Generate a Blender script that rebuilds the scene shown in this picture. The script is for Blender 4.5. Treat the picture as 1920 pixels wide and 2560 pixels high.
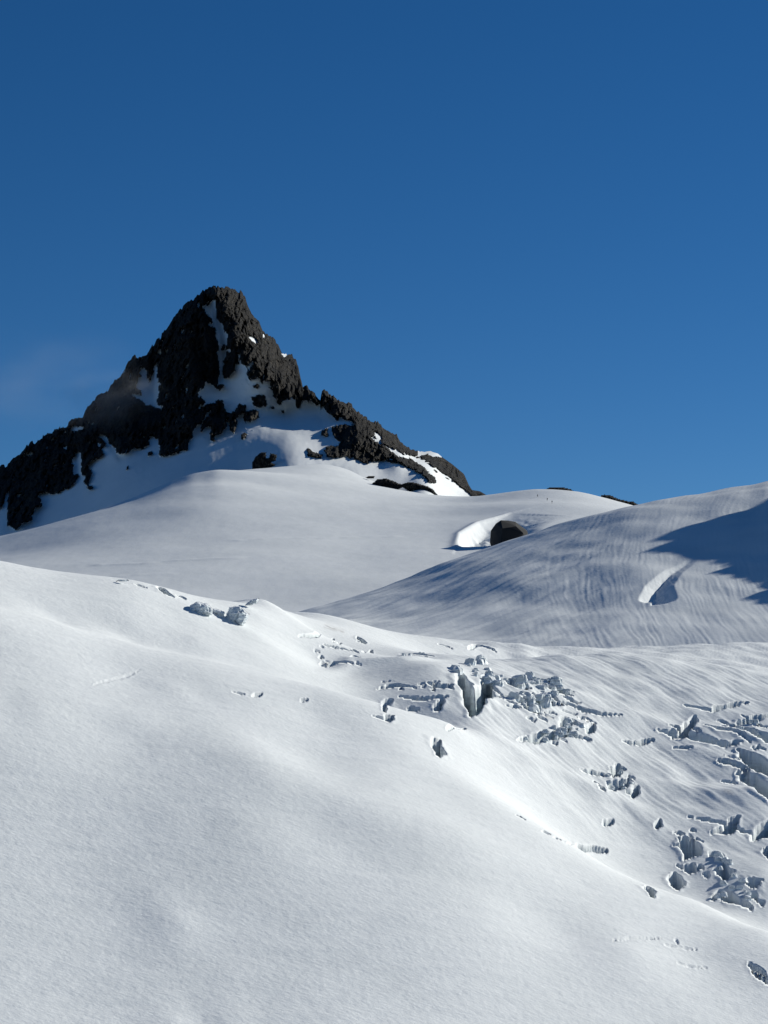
import bpy, bmesh, math, random
import numpy as np

sc = bpy.context.scene
for o in list(bpy.data.objects):
    bpy.data.objects.remove(o)

# ------------------------------------------------------------------ camera, sky, sun, exposure
FPX = 5475.0                      # focal length in pixels of the 1920 x 2560 frame
PITCH = math.radians(6.0)
cam = bpy.data.cameras.new("camera")
cam.sensor_fit = 'VERTICAL'
cam.sensor_height = 36.0
cam.lens = FPX / 2560.0 * 36.0
cam.clip_start = 1.0
cam.clip_end = 20000.0
camo = bpy.data.objects.new("camera", cam)
sc.collection.objects.link(camo)
camo.rotation_euler = (math.pi / 2 + PITCH, 0, 0)
sc.camera = camo

SUN_EL = math.radians(23.5)
SUN_AZ = math.radians(57.0)       # clockwise from the view direction, so from the right
world = bpy.data.worlds.new("World")
sc.world = world
world.use_nodes = True
_n = world.node_tree
sky = _n.nodes.new('ShaderNodeTexSky')
sky.sky_type = 'NISHITA'
sky.sun_disc = False
sky.sun_elevation = SUN_EL
sky.sun_rotation = SUN_AZ
sky.altitude = 3200.0
sky.air_density = 1.0
sky.dust_density = 0.0
sky.ozone_density = 5.0

_hs = _n.nodes.new('ShaderNodeHueSaturation')     # the deep clear blue of thin mountain air
_hs.inputs['Saturation'].default_value = 1.2
_hs.inputs['Hue'].default_value = 0.5015
_n.links.new(sky.outputs[0], _hs.inputs['Color'])
_n.links.new(_hs.outputs[0], _n.nodes['Background'].inputs[0])
_n.nodes['Background'].inputs[1].default_value = 0.06

sun = bpy.data.lights.new("sun", 'SUN')
sun.energy = 5.0
sun.angle = math.radians(0.53)
sun.color = (1.0, 0.975, 0.885)
suno = bpy.data.objects.new("sun", sun)
sc.collection.objects.link(suno)
SUN = np.array([math.sin(SUN_AZ) * math.cos(SUN_EL), math.cos(SUN_AZ) * math.cos(SUN_EL), math.sin(SUN_EL)])
from mathutils import Vector
suno.rotation_euler = Vector(SUN).to_track_quat('Z', 'Y').to_euler()

sc.view_settings.view_transform = 'Standard'
sc.view_settings.look = 'None'
sc.view_settings.gamma = 1.0
sc.view_settings.use_curve_mapping = False
sc.view_settings.exposure = 0.08

# ------------------------------------------------------------------ helpers
CP, SP = math.cos(PITCH), math.sin(PITCH)


def unproject(px, py, Y):
    """Point at forward distance Y seen at that place of the frame."""
    u = (np.asarray(px, float) - 960.0) / FPX
    v = (1280.0 - np.asarray(py, float)) / FPX
    ry = CP - SP * v
    return np.stack([u / ry * Y, np.asarray(Y, float) + 0 * u, (SP + CP * v) / ry * Y], -1)


def smooth(a, b, x):
    t = np.clip((np.asarray(x, float) - a) / (b - a), 0, 1)
    return t * t * (3 - 2 * t)


def _hash(ix, iy, seed):
    h = (ix.astype(np.int64) * 374761393 + iy.astype(np.int64) * 668265263 + seed * 1442695041) & 0x7fffffff
    h = ((h ^ (h >> 13)) * 1274126177) & 0x7fffffff
    h = ((h ^ (h >> 15)) * 2246822519) & 0x7fffffff
    return (h ^ (h >> 16)) & 0xffff


def perlin(x, y, seed=0):
    x, y = np.broadcast_arrays(np.asarray(x, float), np.asarray(y, float))
    ix, iy = np.floor(x), np.floor(y)
    fx, fy = x - ix, y - iy
    ux = fx * fx * fx * (fx * (fx * 6 - 15) + 10)
    uy = fy * fy * fy * (fy * (fy * 6 - 15) + 10)

    def g(ax, ay):
        a = _hash(ix + ax, iy + ay, seed) * (2 * math.pi / 65536.0)
        return np.cos(a) * (fx - ax) + np.sin(a) * (fy - ay)
    a = g(0, 0) * (1 - ux) + g(1, 0) * ux
    b = g(0, 1) * (1 - ux) + g(1, 1) * ux
    return (a * (1 - uy) + b * uy) * 1.5


def fbm(x, y, seed=0, octaves=4, gain=0.5):
    s, a = 0, 1.0
    for k in range(octaves):
        s = s + a * perlin(x * 2 ** k, y * 2 ** k, seed + 17 * k)
        a *= gain
    return s


def ridged(x, y, seed=0, octaves=4, gain=0.55):
    s, a = 0, 1.0
    for k in range(octaves):
        s = s + a * (1 - 2 * np.abs(perlin(x * 2 ** k, y * 2 ** k, seed + 31 * k)))
        a *= gain
    return s


def cells(x, y, seed=0):
    """Random value and a random tilt of the nearest cell, for blocky rock."""
    x, y = np.broadcast_arrays(np.asarray(x, float), np.asarray(y, float))
    ix, iy = np.floor(x), np.floor(y)
    best = np.full(x.shape, 1e9)
    val = np.zeros(x.shape)
    for ax in (-1, 0, 1):
        for ay in (-1, 0, 1):
            jx, jy = ix + ax, iy + ay
            cx = jx + _hash(jx, jy, seed) / 65536.0
            cy = jy + _hash(jx, jy, seed + 7) / 65536.0
            d = (x - cx) ** 2 + (y - cy) ** 2
            r = _hash(jx, jy, seed + 13) / 65536.0
            tx = _hash(jx, jy, seed + 23) / 65536.0 - 0.5
            ty = _hash(jx, jy, seed + 29) / 65536.0 - 0.5
            m = d < best
            best = np.where(m, d, best)
            val = np.where(m, r + 1.2 * (tx * (x - cx) + ty * (y - cy)), val)
    return val


class RBF:
    """Thin-plate surface through scattered control points."""
    def __init__(self, pts, sx=1.0, sy=1.0, lam=0.02):
        P = np.array(pts, float)
        self.sx, self.sy = sx, sy
        self.p = P[:, :2] * (sx, sy)
        n = len(P)
        K = self._k(self.p, self.p) + lam * np.eye(n) * 100
        A = np.zeros((n + 3, n + 3))
        A[:n, :n] = K
        A[:n, n] = 1
        A[:n, n + 1:] = self.p
        A[n, :n] = 1
        A[n + 1:, :n] = self.p.T
        self.w = np.linalg.solve(A, np.concatenate([P[:, 2], np.zeros(3)]))

    @staticmethod
    def _k(a, b):
        d2 = ((a[:, None, :] - b[None]) ** 2).sum(-1)
        return 0.5 * d2 * np.log(d2 + 1e-9)

    def __call__(self, x, y):
        x, y = np.broadcast_arrays(np.asarray(x, float), np.asarray(y, float))
        q = np.stack([x.ravel() * self.sx, y.ravel() * self.sy], -1)
        out = np.empty(len(q))
        n = len(self.p)
        for i in range(0, len(q), 20000):
            s = q[i:i + 20000]
            out[i:i + 20000] = self._k(s, self.p) @ self.w[:n] + self.w[n] + s @ self.w[n + 1:]
        return out.reshape(x.shape)


def inside(poly, x, y):
    poly = np.asarray(poly, float)
    r = np.zeros(np.shape(x), bool)
    x0, y0 = poly.min(0)
    x1, y1 = poly.max(0)
    sel = (x >= x0) & (x <= x1) & (y >= y0) & (y <= y1)
    if not sel.any():
        return r
    xs, ys = x[sel], y[sel]
    c = np.zeros(xs.shape, bool)
    for (ax, ay), (bx, by) in zip(poly, np.roll(poly, -1, 0)):
        if ay == by:
            continue
        c ^= ((ay > ys) != (by > ys)) & (xs < (bx - ax) * (ys - ay) / (by - ay) + ax)
    r[sel] = c
    return r


def seg_dist(px, py, a, b):
    a, b = np.asarray(a, float), np.asarray(b, float)
    d = b - a
    L = max((d * d).sum(), 1e-9)
    t = np.clip(((px - a[0]) * d[0] + (py - a[1]) * d[1]) / L, 0, 1)
    return np.hypot(px - a[0] - t * d[0], py - a[1] - t * d[1]), t


def props(o, label=None, cat=None, group=None, kind=None):
    if label: o['label'] = label
    if cat: o['category'] = cat
    if group: o['group'] = group
    if kind: o['kind'] = kind
    return o


def new_mesh(verts, quads, attrs=None, smooth_shade=True):
    verts = np.ascontiguousarray(verts, np.float32).reshape(-1, 3)
    quads = np.ascontiguousarray(quads, np.int32)
    me = bpy.data.meshes.new("mesh")
    me.vertices.add(len(verts))
    me.vertices.foreach_set("co", verts.ravel())
    k = quads.shape[1]
    me.loops.add(quads.size)
    me.loops.foreach_set("vertex_index", quads.ravel())
    me.polygons.add(len(quads))
    me.polygons.foreach_set("loop_start", np.arange(0, quads.size, k, dtype=np.int32))
    me.update(calc_edges=True)
    me.polygons.foreach_set("use_smooth", np.full(len(quads), smooth_shade))
    for nm, v in (attrs or {}).items():
        a = me.attributes.new(nm, 'FLOAT', 'POINT')
        a.data.foreach_set("value", np.ascontiguousarray(v, np.float32).ravel())
    return me


def compact(verts, faces, attrs=None):
    used = np.unique(faces)
    m = np.zeros(len(verts), np.int64)
    m[used] = np.arange(len(used))
    return verts[used], m[faces], {k: np.ravel(v)[used] for k, v in (attrs or {}).items()}


def add(name, me, mat, parent=None):
    me.name = name
    o = bpy.data.objects.new(name, me)
    sc.collection.objects.link(o)
    if mat is not None:
        me.materials.clear()
        me.materials.append(mat)
    if parent is not None:
        o.parent = parent
    return o


def empty(name, loc=(0, 0, 0)):
    o = bpy.data.objects.new(name, None)
    o.location = loc
    sc.collection.objects.link(o)
    return o


def grid_quads(ny, nx):
    i = np.arange(ny * nx).reshape(ny, nx)
    return np.stack([i[:-1, :-1], i[:-1, 1:], i[1:, 1:], i[1:, :-1]], -1).reshape(-1, 4)


# ------------------------------------------------------------------ materials
def material(name):
    m = bpy.data.materials.new(name)
    m.use_nodes = True
    nt = m.node_tree
    return m, nt, nt.nodes['Principled BSDF']


def N(nt, t, **kw):
    n = nt.nodes.new(t)
    for k, v in kw.items():
        if k.startswith('i_'):
            n.inputs[k[2:].replace('_', ' ')].default_value = v
        else:
            setattr(n, k, v)
    return n


def snow_material(name, grain=0.9, stretch=(1, 1, 1), rot=(0, 0, 0), bump=0.35, dist=0.25, ice=True, base=(0.83, 0.855, 0.86)):
    m, nt, p = material(name)
    L = nt.links.new
    tc = N(nt, 'ShaderNodeTexCoord')
    mp = N(nt, 'ShaderNodeMapping')
    mp.inputs['Scale'].default_value = stretch
    mp.inputs['Rotation'].default_value = rot
    L(tc.outputs['Object'], mp.inputs[0])
    n1 = N(nt, 'ShaderNodeTexNoise', i_Scale=1.0 / grain, i_Detail=4.0, i_Roughness=0.6)
    L(mp.outputs[0], n1.inputs['Vector'])
    n2 = N(nt, 'ShaderNodeTexNoise', i_Scale=0.33 / grain, i_Detail=3.0)
    L(tc.outputs['Object'], n2.inputs['Vector'])
    ad = N(nt, 'ShaderNodeMath', operation='ADD')
    L(n1.outputs[0], ad.inputs[0])
    L(n2.outputs[0], ad.inputs[1])
    b = N(nt, 'ShaderNodeBump', i_Strength=bump, i_Distance=dist)
    L(ad.outputs[0], b.inputs['Height'])
    L(b.outputs[0], p.inputs['Normal'])
    # faint old-snow dirt
    n3 = N(nt, 'ShaderNodeTexNoise', i_Scale=0.03, i_Detail=6.0, i_Roughness=0.65)
    L(tc.outputs['Object'], n3.inputs['Vector'])
    r = N(nt, 'ShaderNodeValToRGB')
    r.color_ramp.elements[0].position = 0.3
    r.color_ramp.elements[0].color = (base[0] * 0.93, base[1] * 0.935, base[2] * 0.935, 1)
    r.color_ramp.elements[1].position = 0.6
    r.color_ramp.elements[1].color = base + (1,)
    L(n3.outputs[0], r.inputs[0])
    col = r.outputs[0]
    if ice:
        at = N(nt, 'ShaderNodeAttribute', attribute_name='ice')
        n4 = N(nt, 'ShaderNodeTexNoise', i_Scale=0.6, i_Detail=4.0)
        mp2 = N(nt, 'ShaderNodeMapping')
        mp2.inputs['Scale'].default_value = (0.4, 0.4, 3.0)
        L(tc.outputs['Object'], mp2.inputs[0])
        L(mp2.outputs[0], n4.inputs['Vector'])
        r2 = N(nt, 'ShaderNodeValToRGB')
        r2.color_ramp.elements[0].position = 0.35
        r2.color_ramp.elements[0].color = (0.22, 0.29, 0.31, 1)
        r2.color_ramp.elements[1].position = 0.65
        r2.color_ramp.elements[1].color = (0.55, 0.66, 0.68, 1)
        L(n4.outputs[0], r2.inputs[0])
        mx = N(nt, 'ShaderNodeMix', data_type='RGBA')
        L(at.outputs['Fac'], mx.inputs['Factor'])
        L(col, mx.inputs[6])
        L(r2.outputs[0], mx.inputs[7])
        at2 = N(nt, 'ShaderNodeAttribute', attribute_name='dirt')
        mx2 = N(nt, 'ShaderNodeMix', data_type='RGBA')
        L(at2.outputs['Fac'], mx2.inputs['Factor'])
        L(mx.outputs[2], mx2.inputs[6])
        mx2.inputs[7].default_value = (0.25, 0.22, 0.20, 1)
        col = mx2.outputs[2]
    L(col, p.inputs['Base Color'])
    p.inputs['Roughness'].default_value = 0.75
    p.inputs['Specular IOR Level'].default_value = 0.12
    return m


def rock_material(name, scale=0.25):
    """Dark jointed rock: near-black with paler, slightly warm patches placed by noise."""
    m, nt, p = material(name)
    L = nt.links.new
    tc = N(nt, 'ShaderNodeTexCoord')
    mp = N(nt, 'ShaderNodeMapping')
    mp.inputs['Scale'].default_value = (1.0, 1.0, 0.55)
    mp.inputs['Rotation'].default_value = (0.25, 0.35, 0.0)
    L(tc.outputs['Object'], mp.inputs[0])
    n1 = N(nt, 'ShaderNodeTexNoise', i_Scale=scale * 1.6, i_Detail=9.0, i_Roughness=0.78)
    L(mp.outputs[0], n1.inputs['Vector'])
    r = N(nt, 'ShaderNodeValToRGB')
    e = r.color_ramp.elements
    e[0].position, e[0].color = 0.36, (0.007, 0.0075, 0.009, 1)
    e[1].position, e[1].color = 0.72, (0.24, 0.20, 0.15, 1)
    k = e.new(0.50); k.color = (0.028, 0.027, 0.026, 1)
    k = e.new(0.60); k.color = (0.088, 0.076, 0.059, 1)
    L(n1.outputs[0], r.inputs[0])
    n0 = N(nt, 'ShaderNodeTexNoise', i_Scale=0.018, i_Detail=3.0)
    L(tc.outputs['Object'], n0.inputs['Vector'])
    r0 = N(nt, 'ShaderNodeValToRGB')
    r0.color_ramp.elements[0].position, r0.color_ramp.elements[0].color = 0.35, (0.62, 0.66, 0.74, 1)
    r0.color_ramp.elements[1].position, r0.color_ramp.elements[1].color = 0.65, (1.0, 0.97, 0.92, 1)
    L(n0.outputs[0], r0.inputs[0])
    mx = N(nt, 'ShaderNodeMix', data_type='RGBA', blend_type='MULTIPLY')
    mx.inputs['Factor'].default_value = 1.0
    L(r.outputs[0], mx.inputs[6]); L(r0.outputs[0], mx.inputs[7])
    L(mx.outputs[2], p.inputs['Base Color'])
    v = N(nt, 'ShaderNodeTexVoronoi', i_Scale=scale * 1.8)
    v.distance = 'CHEBYCHEV'
    L(mp.outputs[0], v.inputs['Vector'])
    n2 = N(nt, 'ShaderNodeTexNoise', i_Scale=scale * 5, i_Detail=6.0, i_Roughness=0.75)
    L(mp.outputs[0], n2.inputs['Vector'])
    ad = N(nt, 'ShaderNodeMath', operation='ADD')
    L(v.outputs['Distance'], ad.inputs[0])
    L(n2.outputs[0], ad.inputs[1])
    bp = N(nt, 'ShaderNodeBump', i_Strength=1.0, i_Distance=2.6)
    L(ad.outputs[0], bp.inputs['Height'])
    L(bp.outputs[0], p.inputs['Normal'])
    p.inputs['Roughness'].default_value = 0.92
    p.inputs['Specular IOR Level'].default_value = 0.15
    return m


def ice_material(name):
    """Blue-grey ice sides with a snow cap where the face looks up."""
    m, nt, p = material(name)
    L = nt.links.new
    tc = N(nt, 'ShaderNodeTexCoord')
    ge = N(nt, 'ShaderNodeNewGeometry')
    sx = N(nt, 'ShaderNodeSeparateXYZ')
    L(ge.outputs['True Normal'], sx.inputs[0])
    n0 = N(nt, 'ShaderNodeTexNoise', i_Scale=0.8, i_Detail=4.0)
    L(tc.outputs['Object'], n0.inputs['Vector'])
    ad = N(nt, 'ShaderNodeMath', operation='MULTIPLY_ADD')
    L(n0.outputs[0], ad.inputs[0])
    ad.inputs[1].default_value = 0.5
    L(sx.outputs['Z'], ad.inputs[2])
    mr = N(nt, 'ShaderNodeMapRange')
    mr.inputs['From Min'].default_value = 0.70
    mr.inputs['From Max'].default_value = 0.95
    L(ad.outputs[0], mr.inputs['Value'])
    mp = N(nt, 'ShaderNodeMapping')
    mp.inputs['Scale'].default_value = (0.3, 0.3, 2.2)
    mp.inputs['Rotation'].default_value = (0.2, 0.15, 0)
    L(tc.outputs['Object'], mp.inputs[0])
    n1 = N(nt, 'ShaderNodeTexNoise', i_Scale=0.8, i_Detail=6.0, i_Roughness=0.7)
    L(mp.outputs[0], n1.inputs['Vector'])
    r = N(nt, 'ShaderNodeValToRGB')
    r.color_ramp.elements[0].position = 0.35
    r.color_ramp.elements[0].color = (0.40, 0.44, 0.46, 1)
    r.color_ramp.elements[1].position = 0.6
    r.color_ramp.elements[1].color = (0.75, 0.81, 0.84, 1)
    L(n1.outputs[0], r.inputs[0])
    mx = N(nt, 'ShaderNodeMix', data_type='RGBA')
    L(mr.outputs[0], mx.inputs['Factor'])
    L(r.outputs[0], mx.inputs[6])
    mx.inputs[7].default_value = (0.80, 0.83, 0.86, 1)
    L(mx.outputs[2], p.inputs['Base Color'])
    b = N(nt, 'ShaderNodeBump', i_Strength=0.5, i_Distance=0.4)
    L(n1.outputs[0], b.inputs['Height'])
    L(b.outputs[0], p.inputs['Normal'])
    p.inputs['Roughness'].default_value = 0.55
    p.inputs['Specular IOR Level'].default_value = 0.3
    return m


def plain(name, col, rough=0.8):
    m, nt, p = material(name)
    n = N(nt, 'ShaderNodeTexNoise', i_Scale=6.0, i_Detail=3.0)
    r = N(nt, 'ShaderNodeValToRGB')
    r.color_ramp.elements[0].color = tuple(c * 0.7 for c in col) + (1,)
    r.color_ramp.elements[1].color = col + (1,)
    nt.links.new(n.outputs[0], r.inputs[0])
    nt.links.new(r.outputs[0], p.inputs['Base Color'])
    p.inputs['Roughness'].default_value = rough
    return m


M_near = snow_material('near_snow', grain=0.62, stretch=(0.6, 1.0, 1.0), rot=(0, 0, 0.7), bump=0.42, dist=0.22)
M_far = snow_material('far_snow', grain=1.6, bump=0.35, dist=0.2, ice=False)
M_mid = snow_material('mid_snow', grain=1.3, bump=0.35, dist=0.2, ice=False)
M_rock = rock_material('dark_rock')
M_ice = ice_material('blue_ice')

# zoom windows used to read coordinates off the photograph
Z1 = lambda pts: [(x * 0.4822, 680 + y * 0.4822) for x, y in pts]
Z2 = lambda pts: [(560 + x * 0.42195, 900 + y * 0.42195) for x, y in pts]
Z3 = lambda pts: [(1080 + x * 0.50633, 1180 + y * 0.50633) for x, y in pts]
Z4 = lambda pts: [(x * 0.57866, 1360 + y * 0.57866) for x, y in pts]
Z5 = lambda pts: [(860 + x * 0.42195, 1560 + y * 0.42195) for x, y in pts]
Z6 = lambda pts: [(1220 + x * 0.42195, 1600 + y * 0.42195) for x, y in pts]
Z7 = lambda pts: [(1220 + x * 0.42195, 1960 + y * 0.42195) for x, y in pts]


# ------------------------------------------------------------------ snow terrain sheets
class Sheet:
    """A snow surface given by its height angle over (bearing, distance)."""
    def __init__(self, table, sx, lo, hi, crest=None, crest_w=90.0):
        pts = [(px, Y, py) for px, rows in table.items() for py, Y in rows]
        self.f = RBF(pts, sx, 1.0)
        self.lo, self.hi = lo, hi
        self.corr = None
        ys = np.array([r[1] for rows in table.values() for r in rows])
        self.y0, self.y1 = ys.min(), ys.max()
        if crest is not None:              # pull the skyline onto the one measured
            cx = np.array([c[0] for c in crest], float)
            cy = np.array([c[1] for c in crest], float)
            cY = np.array([c[2] for c in crest], float)
            gx = np.linspace(cx.min(), cx.max(), 160)
            gY = np.interp(gx, cx, cY)
            tgt = np.interp(gx, cx, cy)
            k = np.ones(5) / 5
            tgt = np.convolve(np.pad(tgt, 2, 'edge'), k, 'valid')
            tot = np.zeros_like(gx)
            for it in range(3):
                self.corr = (gx, tot, gY, crest_w)
                off = np.linspace(-crest_w, crest_w, 61)
                py = self.py(gx[:, None] + 0 * off, gY[:, None] + off)
                e = np.pad(tgt - py.min(1), 8, 'edge')
                tot = tot + np.convolve(e, np.hanning(19)[1:-1] / np.hanning(19).sum(), 'valid')
            self.corr = (gx, tot, gY, crest_w)

    def py(self, px, Y):
        px = np.asarray(px, float)            # level off gently far outside the frame
        q = np.where(px > self.hi - 60, self.hi - 60 + 120 * np.tanh((px - self.hi + 60) / 120), px)
        q = np.where(px < self.lo + 40, self.lo + 40 - 90 * np.tanh((self.lo + 40 - px) / 90), q)
        v = self.f(q, Y)
        if self.corr is not None:
            gx, d, gY, w = self.corr
            c = np.interp(q, gx, d, left=0, right=0)
            edge = smooth(gx[0] - 1, gx[0] + 60, q) * (1 - smooth(gx[-1] - 60, gx[-1] + 1, q))
            v = v + c * edge * np.exp(-((Y - np.interp(q, gx, gY)) / w) ** 2)
        return v

    def hit(self, px, py, n=900):
        """Distance at which the sight line (px, py) first meets the surface."""
        px, py = np.atleast_1d(np.asarray(px, float)), np.atleast_1d(np.asarray(py, float))
        Y = np.linspace(self.y0, self.y1, n)
        f = self.py(px[:, None] + 0 * Y, 0 * px[:, None] + Y)
        ok = f <= py[:, None]
        i = np.where(ok.any(1), ok.argmax(1), f.argmin(1))
        return Y[i]


def columns(inner_step, lo=-40, hi=1960, wide=1500):
    a = np.arange(lo, hi + inner_step, inner_step)
    k = np.cumsum(np.linspace(8, 120, 24))
    k = k * wide / k[-1]
    return np.concatenate([lo - k[::-1], a, a[-1] + k])


# --- glacier: the near slope, the hump behind it and the crevassed basin to the right
GLT = {
    -60: [(2800, 264), (2560, 290), (2300, 316), (2050, 343), (1800, 371), (1650, 397), (1503, 430), (1500, 438), (1462, 447), (1430, 456), (1408, 464), (1391, 477), (1415, 550), (1500, 700)],
    150: [(2800, 268), (2560, 295), (2300, 322), (2050, 350), (1800, 382), (1660, 408), (1560, 436), (1556, 444), (1515, 453), (1475, 462), (1448, 471), (1429, 483), (1455, 555), (1540, 700)],
    330: [(2800, 271), (2560, 299), (2300, 327), (2050, 356), (1850, 384), (1700, 414), (1609, 440), (1606, 449), (1560, 458), (1512, 468), (1475, 478), (1452, 491), (1480, 560), (1565, 700)],
    440: [(2800, 273), (2560, 301), (2300, 329), (2050, 359), (1850, 388), (1725, 414), (1633, 442), (1631, 451), (1590, 461), (1545, 472), (1506, 482), (1478, 497), (1512, 566), (1595, 700)],
    500: [(2800, 275), (2560, 303), (2300, 331), (2050, 361), (1850, 391), (1740, 415), (1645, 443), (1643, 452), (1605, 462), (1564, 473), (1525, 484), (1493, 502), (1540, 570), (1605, 700)],
    575: [(2800, 276), (2560, 304), (2300, 333), (2050, 363), (1865, 393), (1750, 417), (1662, 444), (1661, 454), (1625, 465), (1578, 479), (1540, 491), (1503, 511), (1550, 580), (1610, 705)],
    650: [(2800, 278), (2560, 306), (2300, 335), (2050, 366), (1880, 395), (1760, 420), (1680, 446), (1681, 456), (1645, 468), (1595, 484), (1540, 502), (1497, 525), (1530, 592), (1615, 710)],
    800: [(2800, 281), (2560, 309), (2300, 339), (2080, 369), (1900, 402), (1800, 424), (1716, 447), (1730, 458), (1700, 473), (1660, 496), (1600, 533), (1535, 583), (1562, 640), (1645, 750)],
    960: [(2800, 284), (2560, 313), (2300, 344), (2100, 373), (1950, 400), (1850, 422), (1762, 446), (1796, 464), (1752, 475), (1705, 488), (1660, 503), (1622, 545), (1583, 620), (1610, 680), (1680, 780)],
    1100: [(2800, 287), (2560, 317), (2300, 349), (2100, 381), (1980, 405), (1880, 430), (1800, 453), (1818, 466), (1765, 475), (1710, 487), (1664, 501), (1636, 540), (1597, 612), (1622, 705), (1700, 800)],
    1220: [(2800, 290), (2560, 321), (2300, 355), (2120, 386), (1985, 416), (1955, 430), (1890, 448), (1840, 463), (1780, 479), (1720, 498), (1668, 526), (1688, 572), (1640, 608), (1606, 640), (1640, 705), (1720, 820)],
    1400: [(2800, 297), (2560, 328), (2330, 362), (2180, 388), (2092, 410), (2092, 427), (2000, 447), (1900, 469), (1800, 492), (1720, 516), (1642, 550), (1674, 612), (1639, 690), (1680, 750), (1740, 840)],
    1570: [(2800, 303), (2560, 335), (2380, 360), (2260, 384), (2192, 406), (2198, 426), (2100, 446), (2000, 466), (1900, 487), (1800, 510), (1720, 533), (1631, 564), (1655, 622), (1622, 690), (1670, 780)],
    1750: [(2800, 309), (2560, 342), (2400, 368), (2300, 388), (2256, 402), (2266, 421), (2150, 444), (2000, 474), (1900, 495), (1800, 518), (1710, 545), (1655, 574), (1672, 616), (1611, 690), (1655, 780)],
    1920: [(2800, 314), (2560, 349), (2420, 369), (2331, 388), (2346, 409), (2200, 434), (2000, 475), (1900, 498), (1800, 522), (1740, 543), (1690, 569), (1704, 606), (1609, 690), (1650, 780)],
    2080: [(2800, 320), (2560, 355), (2470, 367), (2395, 388), (2408, 411), (2250, 437), (2000, 483), (1900, 506), (1800, 531), (1740, 558), (1735, 608), (1612, 690), (1655, 780)],
}
for _px in GLT:                       # rounded top behind the near skyline
    if _px <= 650:
        _i = min(range(len(GLT[_px])), key=lambda k: GLT[_px][k][0])
        _py, _Y = GLT[_px][_i]
        GLT[_px][_i + 1:_i + 1] = [(_py + 5, _Y + 13), (_py + 16, _Y + 30)]
GL = Sheet(GLT, 0.085, -60, 2080)

# --- snow ridge on the right
RG = Sheet({
    520: [(1640, 790), (1610, 850), (1600, 910), (1620, 1000)],
    650: [(1620, 780), (1580, 840), (1565, 890), (1600, 980)],
    780: [(1612, 755), (1562, 825), (1522, 895), (1545, 965), (1600, 1070)],
    1000: [(1635, 738), (1590, 783), (1545, 834), (1495, 884), (1450, 930), (1470, 995), (1540, 1090)],
    1120: [(1645, 737), (1590, 781), (1530, 830), (1460, 886), (1402, 944), (1420, 1010), (1500, 1105)],
    1300: [(1660, 727), (1600, 762), (1530, 806), (1460, 851), (1392, 904), (1345, 957), (1362, 1022), (1440, 1125)],
    1450: [(1665, 724), (1600, 759), (1525, 804), (1450, 848), (1370, 900), (1297, 964), (1315, 1035), (1400, 1150)],
    1560: [(1670, 720), (1600, 756), (1520, 800), (1440, 845), (1360, 892), (1300, 936), (1264, 984), (1285, 1060), (1380, 1185)],
    1750: [(1672, 718), (1600, 752), (1520, 795), (1440, 838), (1360, 884), (1290, 930), (1235, 990), (1255, 1065), (1350, 1185)],
    1920: [(1675, 716), (1600, 748), (1520, 790), (1440, 832), (1360, 876), (1280, 924), (1208, 999), (1225, 1075), (1320, 1185)],
    2080: [(1675, 714), (1600, 745), (1520, 786), (1440, 827), (1350, 872), (1260, 924), (1190, 1002), (1205, 1078), (1300, 1185)],
}, 0.16, 520, 2080, crest=[(780, 1521, 895), (880, 1493, 912), (1000, 1450, 930), (1120, 1402, 944), (1210, 1375, 950), (1300, 1346, 957), (1430, 1303, 964), (1560, 1266, 984), (1660, 1248, 987), (1750, 1235, 990), (1830, 1221, 994), (1920, 1208, 999)])

# --- far snowfield under the peak
FA = Sheet({
    -80: [(1560, 900), (1490, 1000), (1430, 1125), (1396, 1265), (1353, 1450), (1374, 1540), (1410, 1630)],
    100: [(1560, 900), (1485, 1000), (1415, 1122), (1366, 1265), (1317, 1450), (1340, 1540), (1380, 1630)],
    250: [(1560, 900), (1480, 1000), (1400, 1132), (1324, 1288), (1275, 1463), (1290, 1555), (1330, 1640)],
    400: [(1560, 900), (1480, 1000), (1390, 1136), (1293, 1307), (1215, 1485), (1232, 1570), (1270, 1670)],
    500: [(1560, 900), (1480, 1000), (1382, 1140), (1275, 1320), (1212, 1430), (1178, 1505), (1192, 1580), (1235, 1680)],
    640: [(1560, 900), (1480, 1000), (1380, 1140), (1272, 1330), (1210, 1460), (1180, 1550), (1186, 1640), (1225, 1720)],
    800: [(1560, 900), (1480, 1000), (1380, 1150), (1285, 1330), (1205, 1500), (1170, 1595), (1160, 1650), (1185, 1740)],
    1000: [(1560, 900), (1470, 1010), (1380, 1150), (1305, 1300), (1255, 1420), (1230, 1510), (1222, 1590), (1245, 1700)],
    1180: [(1560, 900), (1480, 1000), (1400, 1120), (1340, 1230), (1290, 1330), (1257, 1425), (1243, 1500), (1256, 1580), (1320, 1700)],
    1340: [(1540, 900), (1450, 1020), (1380, 1130), (1315, 1240), (1265, 1350), (1223, 1470), (1235, 1540), (1300, 1680)],
    1450: [(1540, 900), (1445, 1020), (1372, 1140), (1305, 1260), (1260, 1360), (1229, 1450), (1242, 1530), (1310, 1680)],
    1560: [(1540, 900), (1440, 1000), (1375, 1120), (1325, 1220), (1287, 1320), (1262, 1410), (1282, 1500), (1340, 1640)],
    1750: [(1540, 900), (1440, 1000), (1385, 1120), (1345, 1220), (1315, 1320), (1300, 1410), (1320, 1500), (1360, 1640)],
    2050: [(1540, 900), (1440, 1000), (1395, 1120), (1365, 1220), (1340, 1320), (1330, 1410), (1345, 1500), (1380, 1640)],
}, 0.24, -80, 2050, crest=[(-80, 1354, 1450), (0, 1338, 1450), (100, 1315, 1450), (250, 1275, 1463), (330, 1246, 1475), (420, 1206, 1488), (480, 1184, 1500), (540, 1174, 1514), (600, 1176, 1530)], crest_w=110.0)


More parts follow.
